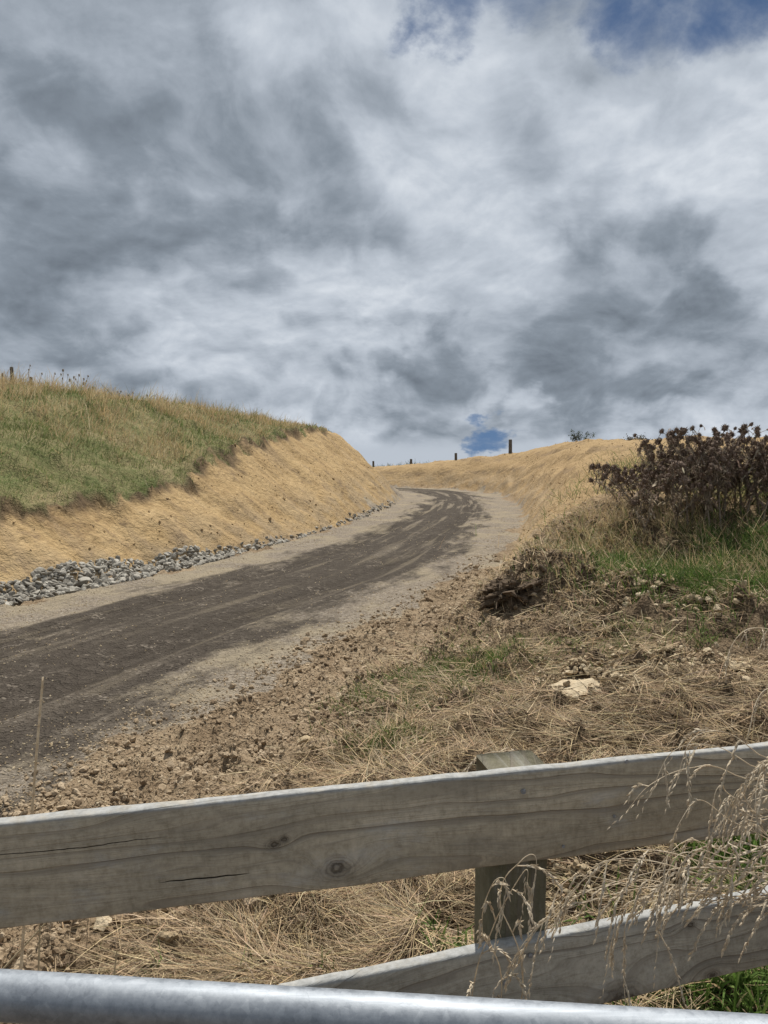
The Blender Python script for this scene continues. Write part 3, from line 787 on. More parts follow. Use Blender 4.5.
# ------------------------------------------------------------------ fence and gate
def board_mesh(name, length, height, thick, seed, nseg=90, r=.004, x0=0.):
    """sawn board: local x along, y depth (0 = face towards the gate), z 0 at the lower edge"""
    sec = []
    for (cy, cz, a0) in ((r, r, 180), (thick - r, r, 270), (thick - r, height - r, 0), (r, height - r, 90)):
        for a in (0, 45, 90):
            t = R(a0 + a); sec.append((cy + r * math.cos(t), cz + r * math.sin(t)))
    # add points along the faces
    full = []
    for i, p in enumerate(sec):
        q = sec[(i + 1) % 12]; full.append(p)
        if i % 3 == 2:
            m = 6 if abs(q[1] - p[1]) > .05 else 2
            for k in range(1, m): full.append((p[0] + (q[0] - p[0]) * k / m, p[1] + (q[1] - p[1]) * k / m))
    sec = np.array(full); ns = len(sec)
    xs = np.linspace(0, length, nseg)
    V = np.zeros((nseg, ns, 3)); V[..., 0] = xs[:, None] + x0; V[..., 1] = sec[None, :, 0]; V[..., 2] = sec[None, :, 1]
    dn = .0016 * fbm(V[..., 0] * 5 + seed * 9, V[..., 2] * 25 + V[..., 1] * 31, 3, seed)
    V[..., 1] += dn; V[..., 2] += dn * .9 + (.0008) * fbm(V[..., 0] * 1.3 + seed, V[..., 0] * 0, 2, seed + 3)
    V[..., 2] += (.0009 * fbm(V[..., 0] * 22 + seed, V[..., 2] * 10, 2, seed + 5)) * (V[..., 2] > height * .95)
    V = V.reshape(-1, 3)
    i = np.arange(nseg * ns).reshape(nseg, ns); j = np.roll(i, -1, 1)
    Q = np.stack([i[:-1], i[1:], j[1:], j[:-1]], -1).reshape(-1, 4)
    caps = []
    for row, flip in ((0, 0), (nseg - 1, 1)):
        c = i[row]; cen = len(V); V = np.vstack([V, V[c].mean(0)])
        for k in range(ns):
            a, b = c[k], c[(k + 1) % ns]
            caps.append((cen, a, b, b) if flip else (cen, b, a, a))
    me = bpy.data.meshes.new(name)
    faces = [tuple(int(v) for v in f) for f in Q] + [tuple(int(v) for v in f[:3]) for f in caps]
    me.from_pydata(V.tolist(), [], faces); me.update()
    me.polygons.foreach_set('use_smooth', [True] * len(me.polygons))
    return me

def place(o, origin, xdir):
    """board frame: local x along xdir, local y away from the viewer, z up"""
    x = Vector(xdir).normalized(); y = Vector((0, 0, 1)).cross(x).normalized(); z = x.cross(y)
    M = Matrix((x, y, z)).transposed().to_4x4(); M.translation = origin
    return M

def build_fence():
    YL, YR = 1.0, 1.265
    a, b = at(0, 823, YL), at(768, 746, YR)
    ax = (b - a).normalized()
    ab, bb_ = at(0, 932, YL), at(768, 831, YR)
    hgt = ((a - ab).length + (b - bb_).length) / 2
    pmid = (a + b) / 2
    gx = a.lerp(b, .66)
    root = empty('rail_fence', (gx.x, gx.y, float(ground_z(gx.x, gx.y)[0])))
    tag(root, 'weathered grey timber rail fence with two boards nailed to a square post', 'fence')
    L0 = 1.6
    def add(name, me, mat, M, parent=root):
        o = obj(name, me, mat, parent)
        P = M if parent is root else M
        o.matrix_local = Matrix.Translation(-root.location) @ M
        return o
    # upper board; x = 0 at the picture's left edge
    lenv = (b - a).length
    knot = lambda px, py: ((px - 0) / 768, py)
    def loc_on(px, py, org, xd):      # board coordinates of a picture position on the face plane
        x = Vector(xd).normalized(); yv = Vector((0, 0, 1)).cross(x).normalized(); z = x.cross(yv)
        d = at(px, py, 1) - Vector((0, 0, EYE)); e = Vector((0, 0, EYE))
        k = (Vector(org) - e).dot(yv) / d.dot(yv); p = e + d * k - Vector(org)
        return p.dot(x), p.dot(z), e + d * k
    org = a - Vector((0, 0, 1)) * hgt
    kn = [(*loc_on(338, 869, org, ax)[:2], .017, .046), (*loc_on(274, 845, org, ax)[:2], .0085, .012), (*loc_on(284, 840, org, ax)[:2], .006, .004), (*loc_on(700, 852, org, ax)[:2], .006, .01)]
    cr = [(*loc_on(375, 738+139, org, ax)[:2], .0, .0)] if False else [(*loc_on(205, 878, org, ax)[:2], .070, .0013), (*loc_on(70, 848, org, ax)[:2], .14, .0007)]
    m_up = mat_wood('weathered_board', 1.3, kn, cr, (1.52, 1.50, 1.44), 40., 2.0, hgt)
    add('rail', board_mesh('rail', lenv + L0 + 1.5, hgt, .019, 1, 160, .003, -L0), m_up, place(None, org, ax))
    # lower board, tilted
    p0 = loc_on(318, 986, org, ax)[2]; p1 = loc_on(768, 894, org, ax)[2]
    off = Vector((0, 0, 1)).cross(ax).normalized() * .004
    lx = (p1 - p0).normalized()
    z2 = lx.cross(Vector((0, 0, 1)).cross(lx).normalized())
    org2 = p0 + off - z2 * .142 - lx * .06
    k2 = [(*loc_on(622, 1000, org2, lx)[:2], .030, .055), (*loc_on(712, 975, org2, lx)[:2], .009, -.05), (*loc_on(590, 925, org2, lx)[:2], .010, .02), (*loc_on(690, 925, org2, lx)[:2], .008, -.015)]
    m_lo = mat_wood('rough_board', 5.1, k2, (), (1.42, 1.50, 1.60), 42., 2.8, .142)
    add('rail', board_mesh('rail', (p1 - p0).length + 1.3, .142, .021, 4, 120, .004), m_lo, place(None, org2, lx))
    # post behind the boards
    q0 = loc_on(491, 880, org, ax)[2]; q1 = loc_on(548, 880, org, ax)[2]
    yv = Vector((0, 0, 1)).cross(ax).normalized(); yv.z = 0; yv.normalize()
    back = .024
    e = Vector((0, 0, EYE))
    q0 = e + (q0 - e) * ((q0 - e).dot(yv) + back) / (q0 - e).dot(yv); q1 = e + (q1 - e) * ((q1 - e).dot(yv) + back) / (q1 - e).dot(yv)
    wd = (q1 - q0).length
    bm_top = max(a.lerp(b, .6).z, a.lerp(b, .7).z) - .014
    zb = float(ground_z(q0.x, q0.y + .05)[0]) - .35
    hx = bm_top - zb
    m_post = mat_wood('post_timber', 9.2, [], (), (.44, .46, .38), 40., .8)
    me = board_mesh('post', hx, wd, .085, 8, 60, .007)
    # the board is laid along x: stand it up
    o = obj('post', me, m_post, root)
    X = Vector((0, 0, 1)); Yv = yv; Z = X.cross(Yv)
    M = Matrix((X, Yv, Z)).transposed().to_4x4()
    base = q0 if Z.dot(ax) > 0 else q1
    M.translation = Vector((base.x, base.y, zb))
    o.matrix_local = Matrix.Translation(-root.location) @ M
    # nails: flat galvanised heads
    mn = mat_plain('nail_steel', (.33, .34, .36), .5, .3, 200., .7)
    ring = np.array([(math.cos(t), 0, math.sin(t)) for t in np.linspace(0, 2 * np.pi, 12, endpoint=False)])
    W = np.vstack([ring * .0042 + (0, 0, 0), ring * .0040 + (0, -.0016, 0), [(0, -.0020, 0)]])
    Fq = [(k, (k + 1) % 12, 12 + (k + 1) % 12, 12 + k) for k in range(12)] + [(12 + k, 12 + (k + 1) % 12, 24) for k in range(12)]
    nme = bpy.data.meshes.new('nail'); nme.from_pydata(W.tolist(), [], Fq); nme.update()
    for (px, py, O, xd, s) in ((523, 791, org, ax, 1.1), (563, 846, org, ax, .7), (626, 761, org, ax, .9), (614, 816, org, ax, .7), (505, 983, org2, lx, 1.), (530, 955, org2, lx, 1.)):
        lxx, lzz, P = loc_on(px, py, O, xd)
        o = obj('nail', nme, mn, root); M = place(None, P - yv * .0012, xd)
        o.matrix_local = Matrix.Translation(-root.location) @ M @ Matrix.Scale(s, 4)
    return org, ax, lx

def build_gate():
    m, n, b = material('galvanised_steel', .42, .5)
    p = n.new('ShaderNodeTexCoord').outputs['Object']
    sp = n.xyz(n.vor(p, 130., 'F1', 'Color'))[0]
    f = n.m('ADD', n.m('MULTIPLY', sp, .12), n.m('MULTIPLY', n.noise(p, 120., 6, .75), .55))
    f = n.m('ADD', f, n.m('MULTIPLY', n.noise(p, 14., 4, .6), .33))
    n.put(b.inputs['Base Color'], n.ramp(f, [(.3, (.15, .167, .19)), (.5, (.255, .277, .305)), (.7, (.36, .385, .415))]))
    b.inputs['Metallic'].default_value = .62
    scr = n.noise(n.comb(n.m('MULTIPLY', n.xyz(p)[0], 9.), n.m('MULTIPLY', n.xyz(p)[1], 120.), n.m('MULTIPLY', n.xyz(p)[2], 120.)), 1., 4, .6)
    n.put(b.inputs['Roughness'], n.mapr(n.m('ADD', n.m('MULTIPLY', f, .5), n.m('MULTIPLY', scr, .5)), .35, .7, .50, .72))
    n.put(b.inputs['Normal'], n.bump(n.m('ADD', f, n.m('MULTIPLY', scr, .4)), .0005, .6))
    a, c = at(0, 995, .63), at(640, 1035, .585)
    d = (c - a).normalized(); a0 = a - d * 1.5; a1 = c + d * 1.4
    root = empty('farm_gate', ((a0.x + a1.x) / 2, (a0.y + a1.y) / 2, float(ground_z(a.x, a.y)[0])))
    tag(root, 'galvanised steel pipe farm gate with its top rail in front of the timber fence', 'gate')
    o = np.array(root.location)
    def pipe(name, P, r):
        V, Q, _ = tube(np.array(P) - o, r, 28); return obj(name, mesh_np(name, V, Q, True), m, root)
    A0, A1 = np.array(a0), np.array(a1)
    k = np.linspace(0, 1, 24)[:, None]
    pipe('top_rail', A0 + (A1 - A0) * k, .0200)
    dn = np.array((0, 0, -1.))
    for z in (.30, .55, .77, .96): pipe('bar', A0 + (A1 - A0) * k + dn * z, .0135)
    for e in (A0, A1): pipe('stile', np.array([e + dn * (.021 + (.955 - .021) * t) for t in np.linspace(0, 1, 8)]), .0195)

# ------------------------------------------------------------------ posts, plants, stones
def build_posts():
    mp = mat_plain('old_post_wood', (.115, .098, .080), .9, .35, 14.)
    def post(px, ytop, Y, w, label, cat='fence post', group=None, extra=.0):
        t = at(px, ytop, Y); zg = float(ground_z(t.x, t.y)[0]) - .3
        h = t.z - zg
        zz = np.array([0, h * .5, h - .012, h, h]); rr = np.array([w * .53, w * .51, w * .5, w * .42, .001])
        tilt = random.uniform(-.02, .02)
        P = np.stack([tilt * zz, 0 * zz, zz], 1); P[-1, 2] = h + .004
        V, Q, _ = tube(P, rr, 12); V = V + RNG.normal(0, .002, V.shape)
        o = obj('fence_post', mesh_np('fence_post', V, Q, True), mp, None, (t.x, t.y, zg))
        tag(o, label, cat, group)
    g1 = 'fence posts along the skyline above the far cut'
    post(510.5, 439.5, 42.5, .20, 'tallest dark post on the skyline above the far cut', group=g1)
    post(456, 453, 47, .17, 'small skyline post just left of the patch of blue sky', group=g1)
    post(411, 459, 50, .17, 'small skyline post right above the far bend of the road', group=g1)
    post(373.5, 461, 54, .15, 'tiny skyline post in the gap beside the grassy bank, farthest of the row', group=g1)
    g2 = 'fence posts on the grassy hilltop'
    post(11.5, 367, 19, .085, 'dark post standing tallest on top of the grassy hill', group=g2)
    post(31, 377, 21, .09, 'short stubby post nearly sunk in the hilltop grass', group=g2)
    post(3, 373, 22, .05, 'thin post at the picture edge on the hilltop', group=g2)

def build_docks(m):
    rg = np.random.default_rng(5)
    spots = [30, 42, 55, 63, 68, 74, 79, 84, 88, 93, 112, 118, 121, 128, 133, 142, 147, 155, 163, 168, 181, 205]
    for k, px in enumerate(spots):
        Y = 19 + rg.uniform(-1.0, 1.0) + px * .035
        sky_y = np.interp(px, [0, 40, 95, 120, 200], [376, 384, 396, 402, 414])
        hgt = rg.uniform(7, 19) if px < 100 else rg.uniform(4, 12)
        t = at(px, sky_y - hgt, Y); zg = float(ground_z(t.x, t.y)[0])
        bx = t.x - rg.normal(.12, .08) * 1.0
        P = bez((bx, t.y, zg), (bx, t.y, (zg + t.z) / 2), (t.x, t.y, t.z), 6)
        base = np.array((bx, t.y, zg)); parts = [tube(P - base, np.linspace(.007, .004, 6), 4)]
        root = empty('dock_plant', base)
        tag(root, 'dead dock stalk with a dark seed head on the grassy hill skyline', 'weed', 'dead dock stalks on the grassy hill skyline')
        hp = []
        tipd = (P[-1] - P[-2]); tipd /= np.linalg.norm(tipd)
        for q in range(rg.integers(1, 4)):
            c = P[-1] - base - tipd * q * .12 + rg.normal(0, .03, 3) * (q > 0)
            r = rg.uniform(.018, .032); W, T = ICO1
            hp.append((W * (1 + .2 * rg.normal(size=(len(W), 1))) * np.array((r, r, r * 1.9)) + c, T, np.zeros((len(W), 3))))
            if q: parts.append(tube(np.array([P[-2] - base - tipd * .1, c]), (.003, .003), 4))
        V, Q, _ = merge(parts); obj('stem', mesh_np('stem', V, Q, True), m, root)
        V, Q, _ = merge(hp); obj('seed_head', mesh_np('seed_head', V, Q, True), m, root)

def build_skyline_shrub(m):
    for (px, py, Y, wpx, hpx, label) in ((582, 446, 38, 22, 16, 'small dark leafy plant on the skyline between the post and the thistle bush'),
                                         (640, 446, 30, 34, 8, 'low dark weeds on the skyline touching the thistle bush'),
                                         (391, 476, 56, 16, 6, 'low green shrub on the skyline in the gap by the grassy bank')):
        c = at(px, py, Y); zg = float(ground_z(c.x, c.y)[0]) - .05
        w = wpx / F * Y; h = hpx / F * Y + (c.z - zg)
        root = empty('skyline_shrub', (c.x, c.y, zg)); tag(root, label, 'shrub')
        st = []; rg = np.random.default_rng(int(px)); pts = []
        for i in range(9):
            e = np.array((rg.uniform(-.5, .5) * w, rg.normal(0, .15) * w, h * rg.uniform(.6, 1.0) * (1 if i % 3 == 0 else .8)))
            P = bez((e[0] * .3, 0, 0), (e[0] * .5, 0, h * .4), e, 6); st.append(tube(P, np.linspace(.012, .006, 6), 4)); pts += [P[q] for q in (3, 4, 5)]
        V, Q, _ = merge(st); obj('stem', mesh_np('stem', V, Q, True), m[0], root)
        N = 420; base = np.array(pts)[rg.integers(0, len(pts), N)] + rg.normal(0, .05, (N, 3)) * w
        d = rg.normal(size=(N, 3)); d /= np.linalg.norm(d, axis=1, keepdims=True)
        pal = [(.06, .085, .03), (.045, .06, .025)] if px < 600 else [(.09, .07, .045), (.07, .07, .035)]
        V, Q, C = ribbons(base, d, rg.uniform(.05, .13, N), np.full(N, .04), np.full(N, .3), palette(N, pal, .2), 2)
        obj('foliage', mesh_np('foliage', V, Q, False, {'col': C}), m[1], root)

def build_stones(mgrey, mclod, mpale, mdust):
    rg = np.random.default_rng(21)
    # ---- grey rubble at the foot of the left cut: the largest as things, the fines as stuff
    shapes = [mesh_np('rock', *rock_shape(ICO3, 8, (1, rg.uniform(.5, .8), rg.uniform(.22, .42)), .0, 100 + i)) for i in range(9)]
    for s in shapes: s.materials.append(mgrey)
    n_ = 0; tries = 0
    cand = []
    for _ in range(9000):
        s = rg.uniform(3, 30); 
        wdt = np.interp(s, [3, 12, 15, 20, 30], [.42, .32, .14, .08, .07]); t = -np.interp(s, [3, 12, 18, 30], [3.0, 2.86, 2.58, 2.34]) + rg.uniform(-1, 1) * wdt
        if rg.random() > np.interp(s, [3, 8, 12, 14.5, 17, 30], [.8, 1, .9, .22, .06, .03]): continue
        i = int(np.argmin(np.abs(CS - s))); tg = CL[min(i + 1, len(CL) - 1)] - CL[i - 1]; tg /= np.linalg.norm(tg)
        x, y = CL[i] + np.array((tg[1], -tg[0])) * t + tg * rg.uniform(-.25, .25)
        cand.append((x, y, s))
    cand = np.array(cand)
    k = (cand[:, 0] > -.56 * (cand[:, 1] + .6))
    cand = cand[k]
    z = terrain(cand[:, 0], cand[:, 1])[0]
    rmax = 290
    for (x, y, s), zz in zip(cand[:rmax], z[:rmax]):
        r = rg.choice([.045, .06, .075, .10, .125], p=[.25, .3, .25, .14, .06]) * rg.uniform(.68, .95) * np.interp(s, [8, 13, 18, 24], [1, .85, .6, .5])
        o = bpy.data.objects.new('rock', shapes[rg.integers(0, 9)]); o.location = (x, y, zz + r * rg.uniform(.05, .6))
        o.scale = (r, r * rg.uniform(.8, 1.1), r); o.rotation_euler = (rg.normal(0, .45), rg.normal(0, .45), rg.uniform(0, 6.3)); COL.objects.link(o)
        tag(o, 'grey angular rock in the strip of rubble along the foot of the grassy cut bank', 'rock', 'rubble rocks at the foot of the grassy bank')
    P = np.column_stack([cand[rmax:4200, 0], cand[rmax:4200, 1], z[rmax:4200]])
    V, Q = stones_bulk(P, RNG.uniform(.022, .075, len(P)), [rock_shape(ICO2, 10, (1, .75, .5), 0, 130 + i) for i in range(5)])
    tag(obj('rubble', mesh_np('rubble', V, Q), mgrey), 'small grey stones filling the gaps between the rubble rocks', 'rubble', kind='stuff')
    # ---- clods of turned earth on the shoulder
    cshapes = [mesh_np('clod', *rock_shape(ICO3, 10, (1, rg.uniform(.7, 1), rg.uniform(.5, .75)), .22, 200 + i)) for i in range(8)]
    for s in cshapes: s.materials.append(mclod)
    def shoulder(N, y0, y1, lo=2.35, hi=5.0, bias=1.):
        x, y = sample_view(N, y0, y1); z, S, T, mr, cut, turf, tR = terrain(x, y)
        w = sstep(lo, lo + .5, T) * sstep(hi, hi - 1.5, T) * (1 - cut) * (fbm(x * 1.1, y * 1.1, 2, 301) * .8 + .75)
        k = RNG.random(N) < w; return np.stack([x, y, z], 1)[k], S[k]
    P, S = shoulder(6000, 2.6, 13, 2.1, 4.6)
    xx = RNG.uniform(-1.8, .1, 400); yy = RNG.uniform(2.0, 3.1, 400); zz, _, TT = terrain(xx, yy)[:3]; kk = (TT > 2.9) & (TT < 4.5)
    big = np.vstack([P[:200], np.stack([xx, yy, zz], 1)[kk][:70]])
    for p in big:
        r = rg.choice([.022, .03, .038, .05, .062], p=[.25, .3, .25, .15, .05]) * rg.uniform(.8, 1.2) * np.interp(p[1], [2, 5, 10], [.75, 1, 1.25])
        o = bpy.data.objects.new('clod', cshapes[rg.integers(0, 8)]); o.location = (p[0], p[1], p[2] + r * .05); o.scale = (r, r * rg.uniform(.8, 1.1), r)
        o.rotation_euler = (rg.normal(0, .5), rg.normal(0, .5), rg.uniform(0, 6.3)); COL.objects.link(o)
        tag(o, 'pale brown clod of dry earth on the crumbly shoulder beside the road', 'clod', 'earth clods on the road shoulder')
    P, S = shoulder(80000, 1.5, 15, 1.75, 5.0)
    sz = np.clip(RNG.lognormal(math.log(.010), .55, len(P)), .004, .035) * np.interp(P[:, 1], [2, 6, 14], [.8, 1.1, 1.7])
    V, Q = stones_bulk(P, sz, [rock_shape(ICO1, 8, (1, .8, .7), .0, 230 + i) for i in range(6)] + [rock_shape(ICO2, 8, (1, .85, .7), .15, 240 + i) for i in range(2)])
    tag(obj('crumbled_earth', mesh_np('crumbled_earth', V, Q), mclod), 'crumbled brown earth and small clods strewn over the road shoulder', 'loose earth', kind='stuff')
    # ---- loose gravel on the carriageway and fallen crumbs on the cut faces
    x, y = sample_view(42000, 3.2, 24); z, S, T, mr, cut, turf, tR = terrain(x, y)
    w = sstep(1.0, 2.2, np.abs(T)) * sstep(2.95, 2.6, np.abs(T)) * .9 + .16 * (np.abs(T) < 2.5)
    w = w * np.clip(.55 + fbm(x * .7, y * .7, 3, 311), 0, 1); k = RNG.random(len(x)) < w
    P = np.stack([x, y, z], 1)[k]; sz = RNG.uniform(.004, .012, len(P)) * np.interp(P[:, 1], [4, 10, 24], [.9, 1.2, 1.8])
    V, Q = stones_bulk(P, sz, [rock_shape(ICO1, 7, (1, .8, .6), 0, 250 + i) for i in range(5)])
    tag(obj('gravel', mesh_np('gravel', V, Q), mpale), 'loose pale gravel scattered on the road and along its edges', 'gravel', kind='stuff')
    x = RNG.uniform(-14, 16, 50000); y = RNG.uniform(8, 46, 50000); z, S, T, mr, cut, turf, tR = terrain(x, y)
    k = (cut > .5) & (RNG.random(len(x)) < .35 + .5 * fbm(x * .6, y * .6, 2, 321) + .5 * sstep(4.2, 2.8, np.abs(T)))
    P = np.stack([x, y, z], 1)[k][:7000]; sz = np.clip(RNG.lognormal(math.log(.014), .5, len(P)), .006, .06)
    V, Q = stones_bulk(P, sz, [rock_shape(ICO1, 8, (1, .8, .65), 0, 260 + i) for i in range(5)])
    tag(obj('fallen_crumbs', mesh_np('fallen_crumbs', V, Q), mdust), 'sandy crumbs and lumps clinging to the cut faces', 'loose earth', kind='stuff')
    P = []
    for (px, py, n_, sx) in ((580, 690, 260, .17), (600, 683, 120, .25), (660, 655, 260, .3), (730, 670, 260, .3), (640, 594, 150, .3), (700, 610, 150, .35), (560, 860, 200, .12), (590, 905, 160, .12), (520, 700, 60, .3)):
        c = on_ground(px, py); xx = c.x + RNG.normal(0, sx, n_); yy = c.y + RNG.normal(0, sx * .7, n_); P.append(np.stack([xx, yy, terrain(xx, yy)[0] + .03], 1))
    P = np.concatenate(P); sz = np.clip(RNG.lognormal(math.log(.013), .55, len(P)), .005, .036) * np.clip(P[:, 1] / 6, .5, 1.4)
    V, Q = stones_bulk(P, sz, [rock_shape(ICO2, 9, (1, .8, .5), .3, 280 + i) for i in range(5)])
    tag(obj('clay_crumbs', mesh_np('clay_crumbs', V, Q), mpale), 'pale dry clay crumbs scattered in patches over the mound', 'loose earth', kind='stuff')
    # ---- the few that stand out on the mound
    for (px, py, w, flat, label, mm, sd) in (
            (580, 688, .21, .26, 'large pale cracked cake of dry clay in the straw at the middle of the mound', mpale, 1),
            (644, 653, .085, .4, 'pale lump of stone lying right of the clay cake, up the mound', mpale, 2),
            (738, 668, .10, .35, 'pale flat stone near the drooping grass plume at the edge of the mound', mpale, 3),
            (668, 655, .05, .5, 'small pale stone next to the pale lump on the mound', mpale, 4),
            (640, 588, .10, .4, 'pale slab at the foot of the green grass below the thistle bush', mpale, 6),
            (700, 602, .07, .5, 'grey brown stone below the green grass', mclod, 7),
            (103, 930, .045, .7, 'round pale clod under the upper rail, left end of its row', mpale, 8),
            (168, 938, .040, .75, 'pale upright clod seen below the crack in the upper rail', mpale, 9),
            (305, 744, .06, .6, 'pale clod on the shoulder just above the upper rail', mpale, 10)):
        p = on_ground(px, py); W, T = rock_shape(ICO3, 12, (1, .75, flat), .18, 400 + sd)
        W = W * w
        W = W + .012 * np.stack([fbm(W[:, 0] * 30, W[:, 1] * 30 + W[:, 2] * 20, 2, 9)] * 3, 1) * min(1, w * 8)
        o = obj('stone', mesh_np('stone', W, T), mm, None, (p.x, p.y, p.z + w * flat * .15)); o.rotation_euler = (0, 0, sd)
        tag(o, label, 'stone')

def build_turf_lump(m, mb):
    p = on_ground(512, 592)
    root = empty('turf_lump', p); tag(root, 'dark upturned lump of turf and roots at the roadside end of the mound', 'turf lump')
    W, T = ICO5
    q = 1 + .55 * fbm(W[:, 0] * 1.6, W[:, 1] * 1.6 + W[:, 2] * 1.9, 2, 77) + .35 * fbm(W[:, 0] * 4.5 + W[:, 2] * 3, W[:, 1] * 4.5, 3, 79)
    W = W * q[:, None] * np.array((.27, .19, .12)); W[:, 2] += -.04 + .2 * W[:, 0]
    W = W * (1 + .10 * fbm(W[:, 0] * 16 + W[:, 2] * 13, W[:, 1] * 16 - W[:, 2] * 15, 3, 71))[:, None]
    obj('soil', mesh_np('soil', W, T, False), m, root)
    N = 900; k = RNG.integers(0, len(W), N); d = RNG.normal(0, 1, (N, 3)) + np.array((.2, -.2, -.3)); d /= np.linalg.norm(d, axis=1, keepdims=True)
    V, Q, C = ribbons(W[k] * 1.0, d, RNG.uniform(.03, .14, N), np.full(N, .004), RNG.uniform(0, .8, N), palette(N, [(.08, .058, .04), (.14, .10, .07), (.24, .19, .125), (.05, .038, .028)], .2), 3)
    obj('root_hair', mesh_np('root_hair', V, Q, True, {'col': C}), mb, root)
    for e in ((.46, .25, .34), (.12, -.05, .30), (-.25, -.15, .02)):
        V, Q, _ = tube(bez((0, 0, .02), np.array(e) * .5 + (0, 0, .03), e, 8), np.linspace(.009, .003, 8), 5)
        obj('root', mesh_np('root', V, Q, True), m, root)
    # dark crumbled topsoil spilling down the end of the mound
    P = []
    for (px, py, n_, sx) in ((560, 560, 420, .5), (592, 545, 420, .45), (535, 582, 160, .28), (600, 566, 200, .5), (725, 712, 160, .22), (565, 655, 150, .2), (600, 880, 200, .18), (640, 865, 260, .18), (690, 720, 120, .3)):
        c = on_ground(px, py); x = c.x + RNG.normal(0, sx, n_); y = c.y + RNG.normal(0, sx * .8, n_); P.append(np.stack([x, y, terrain(x, y)[0]], 1))
    P = np.concatenate(P); sz = np.clip(RNG.lognormal(math.log(.016), .5, len(P)), .006, .05) * np.clip(P[:, 1] / 8, .45, 1.2)
    V, Q = stones_bulk(P, sz, [rock_shape(ICO2, 9, (1, .85, .6), .3, 500 + i) for i in range(4)])
    tag(obj('dark_topsoil', mesh_np('dark_topsoil', V, Q), m), 'dark crumbled topsoil spilling over the roadside end of the mound', 'loose earth', kind='stuff')

# ------------------------------------------------------------------ tall seeding grass in front of the rails
def stalk_and_heads(pts, r0, head_from, nbr, rg, spike=.05, droop=.5):
    """a bent stalk (polyline) with a loose drooping panicle over its last stretch; returns stem parts and spikelet parts"""
    n = len(pts); dd = np.linalg.norm(np.diff(pts, axis=0), axis=1); h0 = max(0, int(np.searchsorted(np.cumsum(dd) / dd.sum(), head_from)) - 1); rr = np.linspace(r0, r0 * .3, n)
    st = [tube(pts[:h0 + 2], rr[:h0 + 2], 5)]; sp = [tube(pts[h0:], rr[h0:] * 1.05, 5)]
    d = np.linalg.norm(np.diff(pts, axis=0), axis=1); cum = np.concatenate([[0], np.cumsum(d)]) / d.sum()
    def pos(f): return np.array([np.interp(f, cum, pts[:, i]) for i in range(3)])
    def spk(P, ax, L, w):
        # chain of husks along P
        m = max(4, int(L / .0030))
        for f in np.linspace(.15, 1, m):
            c = P[0] * (1 - f) ** 2 + 2 * f * (1 - f) * P[1] + f * f * P[2]
            dirv = (P[1] - P[0]) * 2 * (1 - f) + (P[2] - P[1]) * 2 * f; dirv /= np.linalg.norm(dirv) + 1e-9
            dirv = dirv + rg.normal(0, .22, 3); dirv /= np.linalg.norm(dirv)
            l = rg.uniform(.008, .012); s = np.cross(dirv, rg.normal(size=3)); s /= np.linalg.norm(s); ww = w * rg.uniform(.7, 1.2)
            u = np.cross(dirv, s)
            V = np.array([c, c + dirv * l * .4 + s * ww, c + dirv * l * .4 - s * ww * .5 + u * ww * .8, c + dirv * l * .4 - s * ww * .5 - u * ww * .8, c + dirv * l])
            Fq = np.array([[0, 1, 2, 2], [0, 2, 3, 3], [0, 3, 1, 1], [1, 4, 2, 2], [2, 4, 3, 3], [3, 4, 1, 1]])
            sp.append((V, Fq, np.zeros((5, 3))))
    for q in range(nbr):
        f = head_from + (1 - head_from) * (q + .3) / nbr
        a = pos(f); t = pos(min(1, f + .02)) - pos(f - .02); t /= np.linalg.norm(t)
        L = spike * rg.uniform(.7, 1.35) * (1.15 - .6 * (f - head_from) / (1 - head_from))
        side = rg.normal(size=3) * .45; b = a + (t * .7 + side * .6) * L * .5; c = b + (t * .3 + side * .2 + np.array((0, 0, -droop * 1.6))) * L * .75
        sp.append(tube(bez(a, b, c, 5), (.0010, .0009, .0008, .0007, .0005), 4)); spk((a, b, c), None, L, .0018)
    a = pos(.95); b = pos(1.0); spk((a, (a + b) / 2, b + (b - a) * .4), None, .03, .0012)
    return st, sp

def tri_clean(V, Q):
    """quads with a doubled corner become triangles"""
    tri = Q[:, 2] == Q[:, 3]
    q = Q[~tri]
    T = np.concatenate([Q[tri][:, :3], q[:, :3], q[:, [0, 2, 3]]])
    return T

